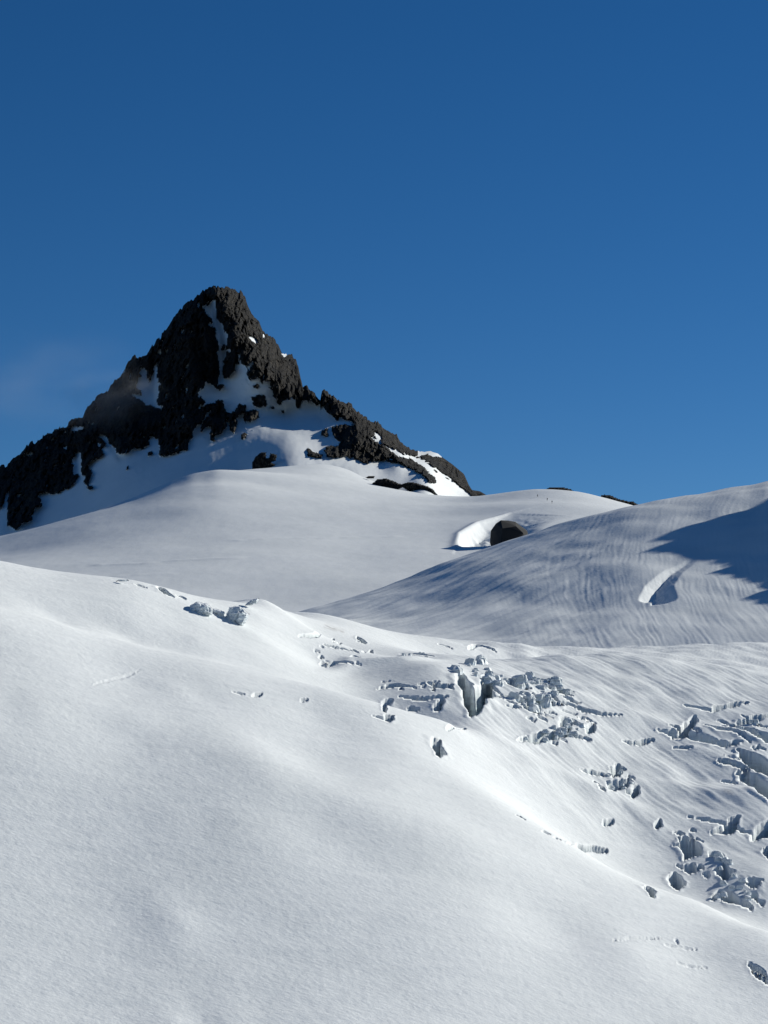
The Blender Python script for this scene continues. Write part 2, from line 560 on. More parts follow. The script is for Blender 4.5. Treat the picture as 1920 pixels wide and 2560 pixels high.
def lay(sheet, px, Y):
    PX, YY = np.meshgrid(px, Y)
    PY = sheet.py(PX, YY)
    return PX, YY, PY, unproject(PX, PY, YY)


# ---------- glacier mesh
def glacier_rows():
    segs = [(236, 268, 12), (268, 390, 220), (390, 455, 120), (455, 600, 250), (600, 700, 80), (700, 780, 12)]
    return np.concatenate([np.linspace(a, b, n, endpoint=False) for a, b, n in segs] + [[780.0]])


def path3(sheet, pts):
    pts = np.array(pts, float)
    Y = sheet.hit(pts[:, 0], pts[:, 1])
    return unproject(pts[:, 0], sheet.py(pts[:, 0], Y), Y)


def carve(X, Y, Zc, paths, ice, seed=0):
    """Open crevasses along 3-D paths: (path, half width, depth). Steep ragged walls."""
    for k, (P, w, dep) in enumerate(paths):
        x0, y0 = P[:, :2].min(0) - 3 * w - 3
        x1, y1 = P[:, :2].max(0) + 3 * w + 3
        s = (X > x0) & (X < x1) & (Y > y0) & (Y < y1)
        if not s.any():
            continue
        xs, ys = X[s], Y[s]
        xw = xs + 0.38 * w * fbm(xs / (1.6 * w + 1), ys / (1.6 * w + 1), seed + k, 3)
        yw = ys + 0.38 * w * fbm(xs / (1.6 * w + 1), ys / (1.6 * w + 1), seed + k + 500, 3)
        best = np.full(xs.shape, 1e9)
        along = np.zeros(xs.shape)
        tot = len(P) - 1
        for i in range(tot):
            d, t = seg_dist(xw, yw, P[i, :2], P[i + 1, :2])
            m = d < best
            best = np.where(m, d, best)
            along = np.where(m, (i + t) / tot, along)
        ww = w * (0.15 + 0.95 * np.sin(np.pi * np.clip(along * 0.92 + 0.04, 0, 1)) ** 0.9) * (1 + 0.35 * perlin(along * 6, 0 * along, seed + k))
        c = 1 - smooth(0.72, 1.0, best / np.maximum(ww, .05))
        rim = 0.12 * w * np.exp(-((best - 1.35 * ww) / (0.5 * ww + .1)) ** 2)
        Zc[s] += rim - dep * c
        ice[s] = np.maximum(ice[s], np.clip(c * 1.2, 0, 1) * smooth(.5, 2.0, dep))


CREV = []
def cv(zoom, pts, w, d): CREV.append((zoom(pts), w, d))
# central icefall
cv(Z5, [(690, 290), (715, 370), (760, 420), (752, 500), (750, 560)], 2.3, 8)
cv(Z5, [(850, 300), (850, 370), (815, 440), (790, 520)], 1.7, 6)
cv(Z5, [(580, 445), (560, 490), (545, 520)], 0.9, 4)
cv(Z5, [(985, 345), (1030, 380), (1070, 370)], 2.2, 7)
cv(Z5, [(1090, 310), (1160, 320), (1200, 325)], 1.2, 4)
cv(Z5, [(1150, 370), (1250, 390), (1340, 435)], 1.7, 5)
cv(Z5, [(1030, 445), (1100, 505), (1170, 465), (1290, 485)], 1.9, 6)
cv(Z5, [(1290, 640), (1320, 570), (1400, 600)], 1.5, 5)
cv(Z5, [(1040, 682), (1150, 660), (1300, 655), (1460, 690)], 1.3, 4.5)
cv(Z5, [(1390, 510), (1450, 530)], 1.0, 3)
cv(Z5, [(1440, 650), (1480, 600)], 0.9, 3)
cv(Z5, [(200, 385), (290, 368), (420, 382)], 0.9, 2.5)
cv(Z5, [(500, 352), (570, 380), (640, 372)], 1.3, 4)
cv(Z5, [(560, 692), (545, 710), (562, 745), (562, 795)], 1.2, 5)
cv(Z5, [(340, 180), (430, 180), (520, 195)], 1.1, 3)
cv(Z5, [(610, 632), (720, 630)], 0.7, 2.5)
cv(Z5, [(238, 520), (250, 475), (280, 455)], 0.9, 3)
cv(Z5, [(172, 550), (250, 575), (292, 545)], 0.8, 2.5)
cv(Z5, [(375, 505), (440, 515)], 0.7, 2)
cv(Z5, [(80, 80), (105, 110)], 0.8, 2.5)
cv(Z5, [(740, 155), (800, 128), (900, 180)], 1.2, 3)
cv(Z5, [(560, 120), (640, 150)], 0.9, 2)
# right-hand basin
cv(Z6, [(1165, 390), (1240, 400), (1330, 412), (1400, 388), (1480, 372), (1545, 362)], 1.0, 4)
cv(Z6, [(1228, 448), (1190, 510), (1140, 585)], 1.2, 7)
cv(Z6, [(1005, 545), (1130, 565), (1250, 588), (1380, 622), (1475, 625)], 1.6, 4)
cv(Z6, [(1280, 508), (1350, 540), (1445, 560)], 1.1, 3)
cv(Z6, [(1450, 490), (1550, 475), (1720, 425)], 1.4, 4.5)
cv(Z6, [(1440, 512), (1560, 560), (1720, 620)], 1.8, 5)
cv(Z6, [(1090, 642), (1215, 652)], 0.8, 2)
cv(Z6, [(1500, 670), (1580, 720), (1720, 850)], 2.4, 6)
cv(Z6, [(1365, 728), (1440, 745)], 1.0, 2.5)
cv(Z6, [(1480, 785), (1570, 830), (1640, 910), (1720, 1010)], 2.2, 6)
cv(Z6, [(1390, 830), (1480, 855)], 0.9, 2.5)
cv(Z6, [(1580, 660), (1605, 632)], 0.6, 2)
cv(Z6, [(776, 745), (765, 785), (742, 830)], 0.9, 5)
cv(Z6, [(545, 770), (640, 790), (720, 812)], 0.8, 2)
cv(Z6, [(720, 905), (750, 875), (845, 862)], 1.3, 4)
cv(Z6, [(885, 895), (855, 945)], 0.8, 4)
cv(Z6, [(800, 600), (880, 612), (980, 585)], 0.8, 2.5)
cv(Z6, [(540, 415), (605, 438)], 0.9, 2.5)
cv(Z6, [(1660, 520), (1650, 530)], 0.8, 2)
I_ = lambda pts: pts
cv(I_, [(1330, 1742), (1420, 1760), (1500, 1790), (1560, 1800)], 0.6, 2.2)
cv(I_, [(1720, 2050), (1800, 2066), (1930, 2100)], 0.6, 2.0)
cv(I_, [(1000, 1745), (1060, 1752), (1120, 1745)], 0.7, 2.4)
cv(I_, [(1290, 1690), (1380, 1722), (1440, 1738)], 0.7, 2.4)
# lower right
cv(Z7, [(1165, 330), (1205, 390), (1180, 455)], 1.9, 9)
cv(Z7, [(1122, 300), (1138, 318)], 1.1, 4)
cv(Z7, [(1210, 480), (1198, 535)], 1.3, 7)
cv(Z7, [(1100, 530), (1110, 580), (1120, 630)], 1.3, 7)
cv(Z7, [(950, 610), (968, 668)], 0.9, 4)
cv(Z7, [(1400, 490), (1405, 565)], 1.7, 7)
cv(Z7, [(1320, 440), (1350, 420), (1385, 440)], 1.1, 4)
cv(Z7, [(1325, 690), (1390, 655), (1450, 690), (1560, 738)], 1.4, 5)
cv(Z7, [(1530, 605), (1560, 590), (1625, 570)], 1.3, 5)
cv(Z7, [(1330, 312), (1420, 285), (1482, 212)], 1.2, 4)
cv(Z7, [(1565, 330), (1640, 280), (1720, 220)], 1.3, 4)
cv(Z7, [(475, 358), (560, 380), (640, 395), (708, 403)], 0.9, 3.5)
cv(Z7, [(172, 186), (215, 206)], 0.5, 1.6)
cv(Z7, [(325, 278), (362, 291)], 0.5, 1.6)
cv(Z7, [(393, 316), (430, 329)], 0.5, 1.6)
cv(Z7, [(685, 243), (742, 212)], 0.6, 1.6)
cv(Z7, [(1000, 285), (1020, 240)], 0.7, 2)
cv(Z7, [(1540, 1062), (1640, 1138)], 0.8, 4)
cv(Z7, [(1565, 1122), (1700, 1205)], 0.7, 4)
cv(Z7, [(1655, 380), (1665, 440)], 1.0, 4)
cv(Z7, [(1200, 290), (1225, 296)], 0.7, 2)
# near slope: thin healed cracks
cv(Z7, [(740, 932), (870, 918), (1025, 922)], 0.42, 0.25)
cv(Z7, [(1040, 958), (1140, 972), (1240, 985)], 0.45, 0.28)
cv(Z7, [(1110, 925), (1125, 955)], 0.4, 0.25)
cv(Z7, [(1130, 1062), (1180, 1085), (1300, 1090)], 0.45, 0.28)
cv(Z4, [(400, 612), (470, 590), (540, 575), (605, 545)], 0.4, 0.13)
cv(Z4, [(1000, 640), (1060, 650)], 0.5, 1.0)
cv(Z4, [(1090, 658), (1130, 645)], 0.5, 1.0)
cv(Z4, [(1300, 685), (1330, 670)], 0.5, 1.0)
cv(Z4, [(690, 190), (715, 215), (742, 232)], 1.2, 3)
cv(Z4, [(765, 225), (800, 240)], 0.9, 2)
cv(Z4, [(585, 178), (630, 190)], 0.8, 1.2)
cv(Z4, [(1290, 400), (1360, 395), (1440, 408)], 0.6, 1.6)
cv(Z4, [(1400, 435), (1470, 450), (1540, 468)], 0.7, 2)
cv(Z4, [(1545, 400), (1575, 430)], 0.8, 2.5)
cv(Z4, [(1380, 485), (1395, 497)], 0.7, 2)
cv(Z4, [(1415, 535), (1440, 520), (1530, 533)], 0.6, 2)
cv(Z4, [(1570, 470), (1605, 460)], 0.7, 2)

_r = random.Random(12)
def cracks(zoom, poly, n, lo, hi, ang, wlo, whi):
    P = np.array(zoom(poly))
    (x0, y0), (x1, y1) = P.min(0), P.max(0)
    k = 0
    while k < n:
        x, y = _r.uniform(x0, x1), _r.uniform(y0, y1)
        if not inside(P, np.array([x]), np.array([y]))[0]:
            continue
        a = math.radians(ang + _r.gauss(0, 9))
        L = _r.uniform(lo, hi)
        w = _r.uniform(wlo, whi)
        pts = [(x + L * t * math.cos(a) + _r.gauss(0, 1.5), y + L * t * math.sin(a) + _r.gauss(0, 1.5)) for t in (-.5, -.17, .17, .5)]
        CREV.append((pts, w, w * _r.uniform(2.0, 3.2)))
        k += 1
cracks(Z6, [(1000, 520), (1300, 490), (1640, 430), (1680, 950), (1480, 880), (1350, 720), (1200, 640)], 20, 25, 75, 17, .3, .8)
cracks(Z5, [(860, 300), (1150, 300), (1430, 420), (1480, 640), (1300, 700), (1050, 690), (1000, 520), (880, 440)], 30, 14, 46, 20, .3, .8)
cracks(Z5, [(180, 340), (420, 340), (640, 330), (650, 400), (420, 410), (190, 400)], 8, 8, 22, 5, .3, .6)
cracks(Z7, [(1150, 280), (1350, 380), (1560, 560), (1640, 760), (1320, 720), (1080, 620)], 14, 8, 26, 40, .3, .8)
cracks(Z6, [(560, 740), (860, 760), (900, 930), (680, 930)], 10, 8, 22, 30, .3, .7)
cracks(Z4, [(1280, 380), (1620, 400), (1620, 560), (1400, 540)], 12, 8, 24, 12, .3, .6)

px = columns(2.6)
Yr = glacier_rows()
PX, YY, PY, V = lay(GL, px, Yr)
X, Zg = V[..., 0], V[..., 2].copy()
ice = np.zeros(X.shape)
# broad wind and melt relief; runnels follow the fall line down to the right
Zg += 0.16 * fbm(X / 40, YY / 50, 3, 2)
for pts, amp, sg_ in (([(430, 1815), (560, 1890), (700, 1955), (850, 2015), (1050, 2085), (1250, 2155), (1500, 2250)], 1.3, 12.0),
                      ([(0, 1760), (250, 1790), (450, 1830)], 0.4, 8.0),
                      ([(780, 1672), (880, 1657), (1000, 1652), (1150, 1652)], 0.9, 2.6), ([(1180, 1606), (1300, 1618), (1440, 1645)], 0.9, 4.0),
                      ([(1430, 1775), (1600, 1800), (1750, 1830), (1990, 1850)], 0.9, 4.0), ([(1480, 1945), (1650, 1975), (1800, 1990), (1990, 2010)], 1.0, 4.5),
                      ([(1270, 1885), (1400, 1930), (1560, 2010), (1700, 2080)], 0.7, 4.0)):
    Pp = path3(GL, pts)
    bb = np.full(X.shape, 1e9); aa = np.zeros(X.shape)
    for i in range(len(Pp) - 1):
        d, tt = seg_dist(X, YY, Pp[i, :2], Pp[i + 1, :2])
        m = d < bb
        bb = np.where(m, d, bb); aa = np.where(m, (i + tt) / (len(Pp) - 1), aa)
    Zg += amp * np.exp(-(bb / sg_) ** 2) * smooth(pts[0][0], pts[0][0] + .25 * (pts[-1][0] - pts[0][0]), PX) * (1 - smooth(pts[-1][0] - .33 * (pts[-1][0] - pts[0][0]), pts[-1][0], PX))
su, sv = X * 0.82 + YY * 0.57, -X * 0.57 + YY * 0.82
Zg += 0.09 * fbm(su / 14, sv / 2.6, 11, 3)
basin = smooth(1000, 1300, PX) * smooth(425, 470, YY)
Zg += basin * 0.10 * fbm(su / 1.3, sv / 14.0, 21, 3)
Zg += basin * 0.95 * fbm(X / 24, YY / 24, 25, 3)
CREV3 = [(path3(GL, p), w, d) for p, w, d in CREV]
carve(X, YY, Zg, CREV3, ice, 70)
V[..., 2] = Zg
dirt = np.zeros(X.shape)
for zp, r in ((Z4([(1410, 355), (1480, 375)]), 9), (Z7([(1400, 80), (1440, 85)]), 8), (Z5([(1180, 545), (1230, 555)]), 6)):
    d, _ = seg_dist(PX, PY, zp[0], zp[1])
    dirt = np.maximum(dirt, np.exp(-(d / (r * .65)) ** 2) * 0.4 * (0.6 + fbm(X / 2, YY / 2, 5, 3)))
dirt = np.clip(dirt, 0, 1)
# ground between the camera and the slope, below the frame
lead = np.array([3.0, 60, 120, 170, 210])[:, None]
t = lead / Yr[0]
pre = np.stack([V[0][None, :, 0] * t, lead + 0 * V[0][None, :, 0], -1.7 + (V[0][None, :, 2] + 1.7) * t], -1)
pre[..., 2] -= 12 * np.sin(np.pi * t)
V = np.concatenate([pre, V])
pad = np.zeros((5, V.shape[1]))
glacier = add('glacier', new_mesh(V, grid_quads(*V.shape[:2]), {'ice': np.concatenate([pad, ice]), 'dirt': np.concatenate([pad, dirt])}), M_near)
props(glacier, 'near snow slope and crevassed glacier basin falling to the lower right', 'glacier', kind='structure')

# ---------- snow ridge on the right, combed by runnels
px = np.concatenate([np.linspace(420, 700, 30, endpoint=False), columns(2.6, 700, 1960, 1500)[24:]])
Yr = np.concatenate([np.linspace(705, 735, 12, endpoint=False), np.linspace(735, 1040, 300, endpoint=False), np.linspace(1040, 1200, 40)])
PX, YY, PY, V = lay(RG, px, Yr)
X = V[..., 0]
Zr = V[..., 2].copy()
Zr += 1.3 * fbm(X / 60, YY / 60, 41, 3)
q = smooth(760, 1000, YY)
ph = X * (1 + 0.0 * q) - 0.00075 * (YY - 760) ** 2 * smooth(30, 90, X) + 0.05 * (YY - 760)
ph = ph + 1.2 * fbm(X / 9, YY / 25, 45, 2)
rn = fbm(ph / 1.45, YY / 38.0, 43, 2) * (0.55 + 0.6 * np.clip(.5 + perlin(X / 22, YY / 30, 46), 0, 1))
Zr += 0.078 * rn * (0.15 + 0.85 * smooth(35, 85, X)) * (1 - 0.6 * q)
# long soft drifts on its shaded shoulder
Zr += 0.5 * fbm((X + 0.5 * YY) / 60, (YY - 1.0 * X) / 13, 47, 3) * (1 - smooth(50, 120, X))
# wind scoop: trough climbing to the upper right
P = path3(RG, [(1632, 1500), (1640, 1470), (1680, 1428), (1740, 1390)])
best = np.full(X.shape, 1e9); al = np.zeros(X.shape); sgn = np.zeros(X.shape)
for i in range(3):
    d, tt = seg_dist(X, YY, P[i, :2], P[i + 1, :2])
    e = P[i + 1, :2] - P[i, :2]
    m = d < best
    best = np.where(m, d, best); al = np.where(m, (i + tt) / 3, al)
    sgn = np.where(m, np.sign(e[1] * (X - P[i, 0]) - e[0] * (YY - P[i, 1])), sgn)
wd = np.where(sgn > 0, 8.5, 4.5) * (1 - 0.85 * al) + 0.8
Zr -= (4.4 * (1 - al) ** 1.2 + 0.1) * np.maximum(0, 1 - best / wd) ** 1.1 * (1 + 0.12 * fbm(X / 2.5, YY / 2.5, 9, 3))
V[..., 2] = Zr
snow_ridge = add('snow_ridge', new_mesh(V, grid_quads(*V.shape[:2])), M_mid)
props(snow_ridge, 'rounded snow ridge combed by runnels, partly in jagged shadow', 'snow ridge', kind='structure')

# ---------- far snowfield
px = columns(4.0)
Yr = np.concatenate([np.linspace(880, 960, 14, endpoint=False), np.linspace(960, 1560, 330, endpoint=False), np.linspace(1560, 1880, 90)])
PX, YY, PY, V = lay(FA, px, Yr)
X = V[..., 0]
Zf = V[..., 2].copy()
Zf += 0.9 * fbm(X / 95, YY / 110, 61, 2) * (1 - smooth(1380, 1460, YY) * 0.6)
for pts, amp, sg_ in (([(250, 1412), (360, 1409), (480, 1400), (590, 1395)], .45, 4.0), ([(600, 1352), (760, 1347), (980, 1342)], .4, 4.5), ([(120, 1450), (300, 1440), (420, 1436)], .3, 4.0)):
    Pp = path3(FA, pts)
    bb = np.full(X.shape, 1e9)
    for i in range(len(Pp) - 1):
        d, _ = seg_dist(X, YY, Pp[i, :2], Pp[i + 1, :2])
        bb = np.minimum(bb, d)
    Zf += amp * np.exp(-(bb / sg_) ** 2) * (.7 + .5 * perlin(X / 9, YY / 9, 5))
Zf += 0.05 * fbm(X / 9, YY / 14, 64, 3)
# wind scoop round the boulder
Yb = FA.hit([1262], [1352])[0]
Bc = unproject(1266, 1352, Yb)
P = path3(FA, [(1140, 1366), (1150, 1335), (1195, 1308), (1270, 1285), (1380, 1262)])
side = np.full(X.shape, 1e9); sg = np.zeros(X.shape); al = np.zeros(X.shape)
for i in range(4):
    d, tt = seg_dist(X, YY, P[i, :2], P[i + 1, :2])
    e = P[i + 1, :2] - P[i, :2]
    cr = e[0] * (YY - P[i, 1]) - e[1] * (X - P[i, 0])
    m = d < side
    side = np.where(m, d, side); sg = np.where(m, np.sign(cr), sg); al = np.where(m, (i + tt) / 4, al)
sd = -sg * side                       # positive inside the scoop (towards the camera and right)
dp = 9.5 * (1 - smooth(0.32, 0.8, al)) * smooth(-.02, .14, al)
wide = 30.0
Zf -= dp * smooth(-1.0, 7.0, sd) * (1 - smooth(wide * .45, wide * 1.6, sd)) * (1 + .10 * fbm(X / 4, YY / 6, 8, 3))
Zf += 0.9 * np.exp(-(sd / 3.0) ** 2) * (sd < 1.5) * (1 - smooth(.6, 1, al))
V[..., 2] = Zf
snowfield = add('snowfield', new_mesh(V, grid_quads(*V.shape[:2])), M_far)
props(snowfield, 'broad smooth snowfield rising to the foot of the rock peak', 'snowfield', kind='structure')
FAR_GRID = (px, Yr, V)

# ------------------------------------------------------------------ the rock peak
CREST = [(-400, 1330), (-120, 1225), (-40, 1180), (0, 1162), (15, 1165), (40, 1140), (75, 1110), (110, 1090), (150, 1070), (165, 1065), (182, 1046), (207, 1042),
         (212, 1030), (225, 1008), (245, 990), (268, 976), (280, 955), (305, 935), (320, 910), (336, 891), (368, 889), (385, 872),
         (380.5, 858), (392, 847), (400, 845), (425, 810), (440, 785), (470, 755), (500, 733), (520, 720), (533, 711), (545, 710),
         (552, 718), (562, 715), (580, 717), (600, 728), (612, 735), (618, 755), (630, 785), (645, 800), (655, 825), (665, 837),
         (685, 848), (695, 860), (705, 880), (720, 886), (740, 893), (748, 930), (757, 968), (775, 970), (790, 985), (798, 998), (801, 1000),
         (804, 980), (812, 975), (825, 985), (850, 1000), (880, 1012), (900, 1035), (935, 1055), (975, 1075), (1000, 1100), (1015, 1118),
         (1045, 1128), (1060, 1130), (1075, 1128), (1095, 1134), (1103, 1141), (1130, 1160), (1160, 1185), (1172, 1212), (1180, 1225),
         (1200, 1228), (1215, 1237), (1260, 1275)]
CREST = sorted(CREST)
MT = RBF([
    (-120, 1225, 2040), (-120, 1330, 1890), (-120, 1450, 1760),
    (0, 1162, 2010), (0, 1250, 1905), (0, 1340, 1800), (0, 1420, 1730),
    (80, 1110, 2000), (80, 1230, 1890), (80, 1320, 1790),
    (160, 1066, 1995), (160, 1180, 1890), (160, 1290, 1770), (160, 1390, 1690),
    (225, 1008, 1990), (300, 938, 1988), (280, 1050, 1915), (280, 1150, 1830), (300, 1270, 1700), (300, 1340, 1650),
    (380, 870, 1980), (400, 950, 1925), (400, 1090, 1845), (420, 1200, 1705), (420, 1260, 1640),
    (450, 778, 1972), (460, 850, 1925), (470, 950, 1880), (480, 1060, 1820), (490, 1150, 1740), (500, 1210, 1660),
    (500, 735, 1966), (545, 710, 1962), (560, 716, 1955),
    (535, 800, 1925), (555, 880, 1895), (560, 960, 1865), (560, 1060, 1815), (560, 1120, 1755), (560, 1180, 1680), (560, 1240, 1620),
    (575, 770, 1918), (593, 840, 1880), (625, 870, 1868), (650, 910, 1856), (690, 955, 1850), (735, 985, 1850),
    (600, 728, 1985), (630, 785, 1985), (660, 830, 1980), (705, 880, 1972), (742, 900, 1968), (752, 950, 1905), (760, 985, 1860), (770, 1010, 1852),
    (620, 800, 1945), (660, 870, 1915), (705, 915, 1905),
    (640, 1050, 1815), (640, 1110, 1742), (650, 1160, 1665), (650, 1200, 1620),
    (710, 1020, 1858), (720, 1060, 1815), (720, 1090, 1748), (730, 1130, 1672), (740, 1180, 1600),
    (780, 975, 1868), (800, 998, 1855), (800, 1050, 1820), (800, 1080, 1768), (800, 1110, 1722), (800, 1150, 1650), (800, 1200, 1590),
    (850, 1000, 1850), (850, 1050, 1805), (850, 1110, 1712), (850, 1150, 1660), (850, 1200, 1585),
    (900, 1036, 1845), (900, 1080, 1752), (900, 1140, 1690), (900, 1190, 1600),
    (960, 1066, 1850), (960, 1110, 1738), (960, 1150, 1690), (960, 1200, 1600), (960, 1250, 1530),
    (1000, 1100, 1850), (1000, 1140, 1700), (1020, 1190, 1620), (1020, 1240, 1540),
    (1045, 1129, 1850), (1050, 1165, 1690), (1080, 1195, 1630), (1090, 1235, 1560),
    (1090, 1134, 1860), (1130, 1160, 1850), (1105, 1185, 1740), (1140, 1215, 1720), (1160, 1187, 1830), (1172, 1212, 1800), (1175, 1240, 1700),
    (1215, 1238, 1760), (1215, 1280, 1650), (1260, 1275, 1740), (1120, 1270, 1540), (1260, 1320, 1600)], 1, 1, lam=0.5)

ROCK_MAIN = Z1([(-300, 700), (1090, -60), (1720, 0), (1740, 620), (1665, 655), (1640, 687), (1610, 670), (1560, 662), (1555, 700), (1535, 697), (1530, 660), (1490, 655), (1450, 690), (1430, 680),
    (1450, 640), (1420, 650), (1415, 610), (1380, 603), (1410, 595), (1400, 560), (1370, 565), (1340, 575), (1380, 545), (1382, 500), (1360, 545), (1290, 555),
    (1280, 530), (1310, 490), (1320, 460), (1290, 470), (1300, 480), (1250, 480), (1247, 425), (1235, 428), (1235, 475), (1215, 475), (1220, 500), (1180, 550),
    (1160, 552), (1152, 520), (1155, 470), (1175, 430), (1175, 370), (1185, 320), (1165, 310), (1160, 265), (1140, 260), (1122, 240), (1121, 155), (1100, 143),
    (1080, 170), (1045, 180), (1105, 265), (1070, 274), (1115, 290), (1120, 350), (1140, 400), (1120, 420), (1135, 460), (1137, 500), (1130, 560), (1125, 612),
    (1118, 600), (1090, 575), (1070, 570), (1065, 535), (1045, 523), (1060, 560), (1060, 600), (1030, 605), (1025, 645), (1055, 655), (1065, 680), (1035, 690),
    (1035, 710), (1085, 680), (1110, 678), (1114, 700), (1122, 663), (1150, 660), (1160, 690), (1175, 735), (1215, 722), (1240, 690), (1287, 690), (1270, 720), (1225, 755), (1230, 790),
    (1215, 832), (1195, 825), (1190, 790), (1172, 758), (1170, 800), (1150, 830), (1110, 850), (1115, 877), (1090, 872), (1090, 840), (1100, 800), (1085, 795), (1060, 800),
    (1045, 835), (1040, 800), (1097, 720), (1090, 710), (1060, 750), (1045, 785), (1015, 800), (995, 830), (1003, 858), (975, 880), (972, 920), (950, 925), (900, 940),
    (870, 952), (825, 955), (830, 920), (820, 870), (790, 847), (775, 850), (775, 895), (735, 917), (700, 910), (665, 935), (630, 945), (605, 940), (600, 910), (580, 900),
    (550, 850), (513, 830), (510, 850), (550, 890), (545, 905), (525, 912), (536, 960), (500, 966), (465, 985), (455, 1010), (477, 1040), (472, 1070), (450, 1076), (440, 1050),
    (425, 1050), (420, 935), (390, 930), (385, 960), (370, 965), (380, 1000), (374, 1045), (412, 1055), (395, 1080), (360, 1120), (330, 1125), (275, 1162), (250, 1140),
    (200, 1145), (190, 1165), (222, 1190), (215, 1217), (185, 1215), (165, 1265), (167, 1290), (120, 1300), (85, 1338), (65, 1325), (40, 1310), (38, 1200), (50, 1118), (25, 1160),
    (10, 1212), (-60, 1250), (-300, 1400)])
ROCK_MORE = [Z1(p) for p in [
    [(1305, 655), (1330, 640), (1375, 642), (1382, 690), (1350, 702), (1310, 685)],
    [(1262, 740), (1280, 722), (1335, 715), (1346, 745), (1310, 770), (1270, 776)],
    [(1250, 850), (1262, 833), (1282, 838), (1270, 862), (1252, 866)],
    [(1128, 595), (1145, 578), (1162, 590), (1150, 608), (1132, 610)],
    [(1308, 595), (1325, 580), (1348, 588), (1330, 602)],
    [(1143, 385), (1155, 372), (1166, 385), (1160, 410), (1146, 408)],
    [(1408, 700), (1420, 696), (1424, 710), (1410, 712)], [(1460, 712), (1474, 710), (1472, 725), (1460, 724)], [(1375, 715), (1387, 712), (1385, 722)],
    [(764, 938), (785, 930), (792, 946), (770, 950)], [(654, 1012), (664, 1004), (670, 1018), (656, 1022)],
    [(438, 1062), (455, 1075), (456, 1105), (440, 1100)], [(446, 1112), (470, 1108), (487, 1118), (465, 1128)]]] + [Z2(p) for p in [
    [(570, 266), (570, 100), (1000, 300), (1170, 540), (1155, 560), (1150, 580), (1090, 562), (1040, 547), (1000, 525), (930, 490), (935, 460), (900, 420), (888, 424), (907, 466),
     (875, 455), (850, 440), (820, 402), (790, 400), (745, 352), (715, 358), (690, 337), (650, 337), (600, 302), (590, 270)],
    [(635, 400), (690, 386), (780, 388), (822, 400), (850, 430), (870, 460), (920, 497), (980, 522), (1010, 560), (1040, 570), (1110, 590), (1160, 620), (1222, 665), (1190, 652), (1252, 700),
     (1258, 727), (1215, 726), (1190, 690), (1120, 650), (1080, 625), (1040, 602), (1000, 612), (960, 597), (1010, 577), (960, 582), (880, 602), (850, 587), (862, 617), (810, 602), (800, 590),
     (735, 572), (650, 572), (615, 577), (605, 545), (588, 540), (610, 513), (640, 508), (665, 515), (692, 490), (655, 455), (640, 420)],
    [(1150, 575), (1180, 562), (1270, 572), (1300, 500), (1500, 500), (1560, 760), (1600, 850), (1465, 806), (1430, 770), (1380, 732), (1320, 682), (1260, 642), (1200, 602)],
    [(490, 530), (512, 523), (522, 548), (582, 558), (580, 577), (498, 572)],
    [(578, 422), (612, 403), (617, 452), (590, 452)],
    [(660, 345), (675, 345), (676, 358), (664, 358)],
    [(1240, 652), (1262, 660), (1255, 668)], [(1310, 690), (1335, 705), (1328, 712)]]]
SNOW_IN = [Z1(p) for p in [
    [(725, 495), (760, 498), (762, 540), (775, 565), (795, 520), (793, 490), (815, 480), (820, 570), (838, 575), (820, 600), (826, 640), (810, 660), (820, 690), (852, 705), (835, 713),
     (760, 690), (720, 660), (662, 625), (730, 635), (735, 620), (700, 600), (715, 570), (710, 550), (730, 535)],
    [(1020, 155), (1032, 150), (1042, 172), (1030, 186), (1022, 175)], [(812, 420), (825, 395), (838, 398), (830, 424)], [(960, 498), (970, 465), (980, 466), (972, 502)],
    [(852, 640), (860, 624), (870, 630), (864, 652)], [(1288, 335), (1300, 328), (1330, 352), (1336, 378), (1322, 374), (1308, 355)], [(1360, 320), (1372, 318), (1377, 342), (1364, 346)],
    [(1460, 408), (1475, 403), (1492, 430), (1478, 443), (1464, 436)], [(362, 822), (372, 795), (400, 800), (440, 798), (436, 818), (390, 828)], [(446, 770), (470, 775), (492, 785), (480, 797), (455, 785)],
    [(298, 832), (325, 826), (347, 832), (330, 840)], [(253, 868), (280, 858), (298, 862), (270, 875)], [(105, 955), (140, 938), (196, 930), (165, 950), (120, 962)],
    [(488, 882), (500, 877), (522, 898), (512, 908)], [(318, 902), (330, 898), (352, 922), (342, 926)], [(928, 560), (938, 556), (936, 575)], [(950, 605), (975, 607), (965, 613)],
    [(790, 455), (800, 448), (796, 468)]]] + [Z2(p) for p in [
    [(1148, 572), (1150, 500), (1290, 500), (1290, 577), (1250, 566), (1180, 562)]]]

STEP = 2.2
gx = np.concatenate([np.arange(-330, -20, 8.0), np.arange(-20, 1262, STEP)])
cx = np.array([c[0] for c in CREST]); cy = np.array([c[1] for c in CREST], float)
top = np.interp(gx, cx, cy) + (2.0 * fbm(gx / 9.0, 0 * gx, 5, 4) + 8.0 * (cells(gx / 10.0, 0 * gx + .5, 6) - .5) + 4.0 * (cells(gx / 5.0, 0 * gx + .5, 7) - .5)) * (1 - smooth(1000, 1100, gx))
bot = np.interp(gx, [-330, 0, 250, 450, 560, 650, 750, 1000, 1180, 1262], [1480, 1420, 1350, 1260, 1230, 1225, 1222, 1272, 1290, 1320])
nv = 300
tv = np.linspace(0, 1, nv)
GX = np.repeat(gx[None], nv, 0)
GY = top[None] + (bot - top)[None] * tv[:, None] ** 1.12
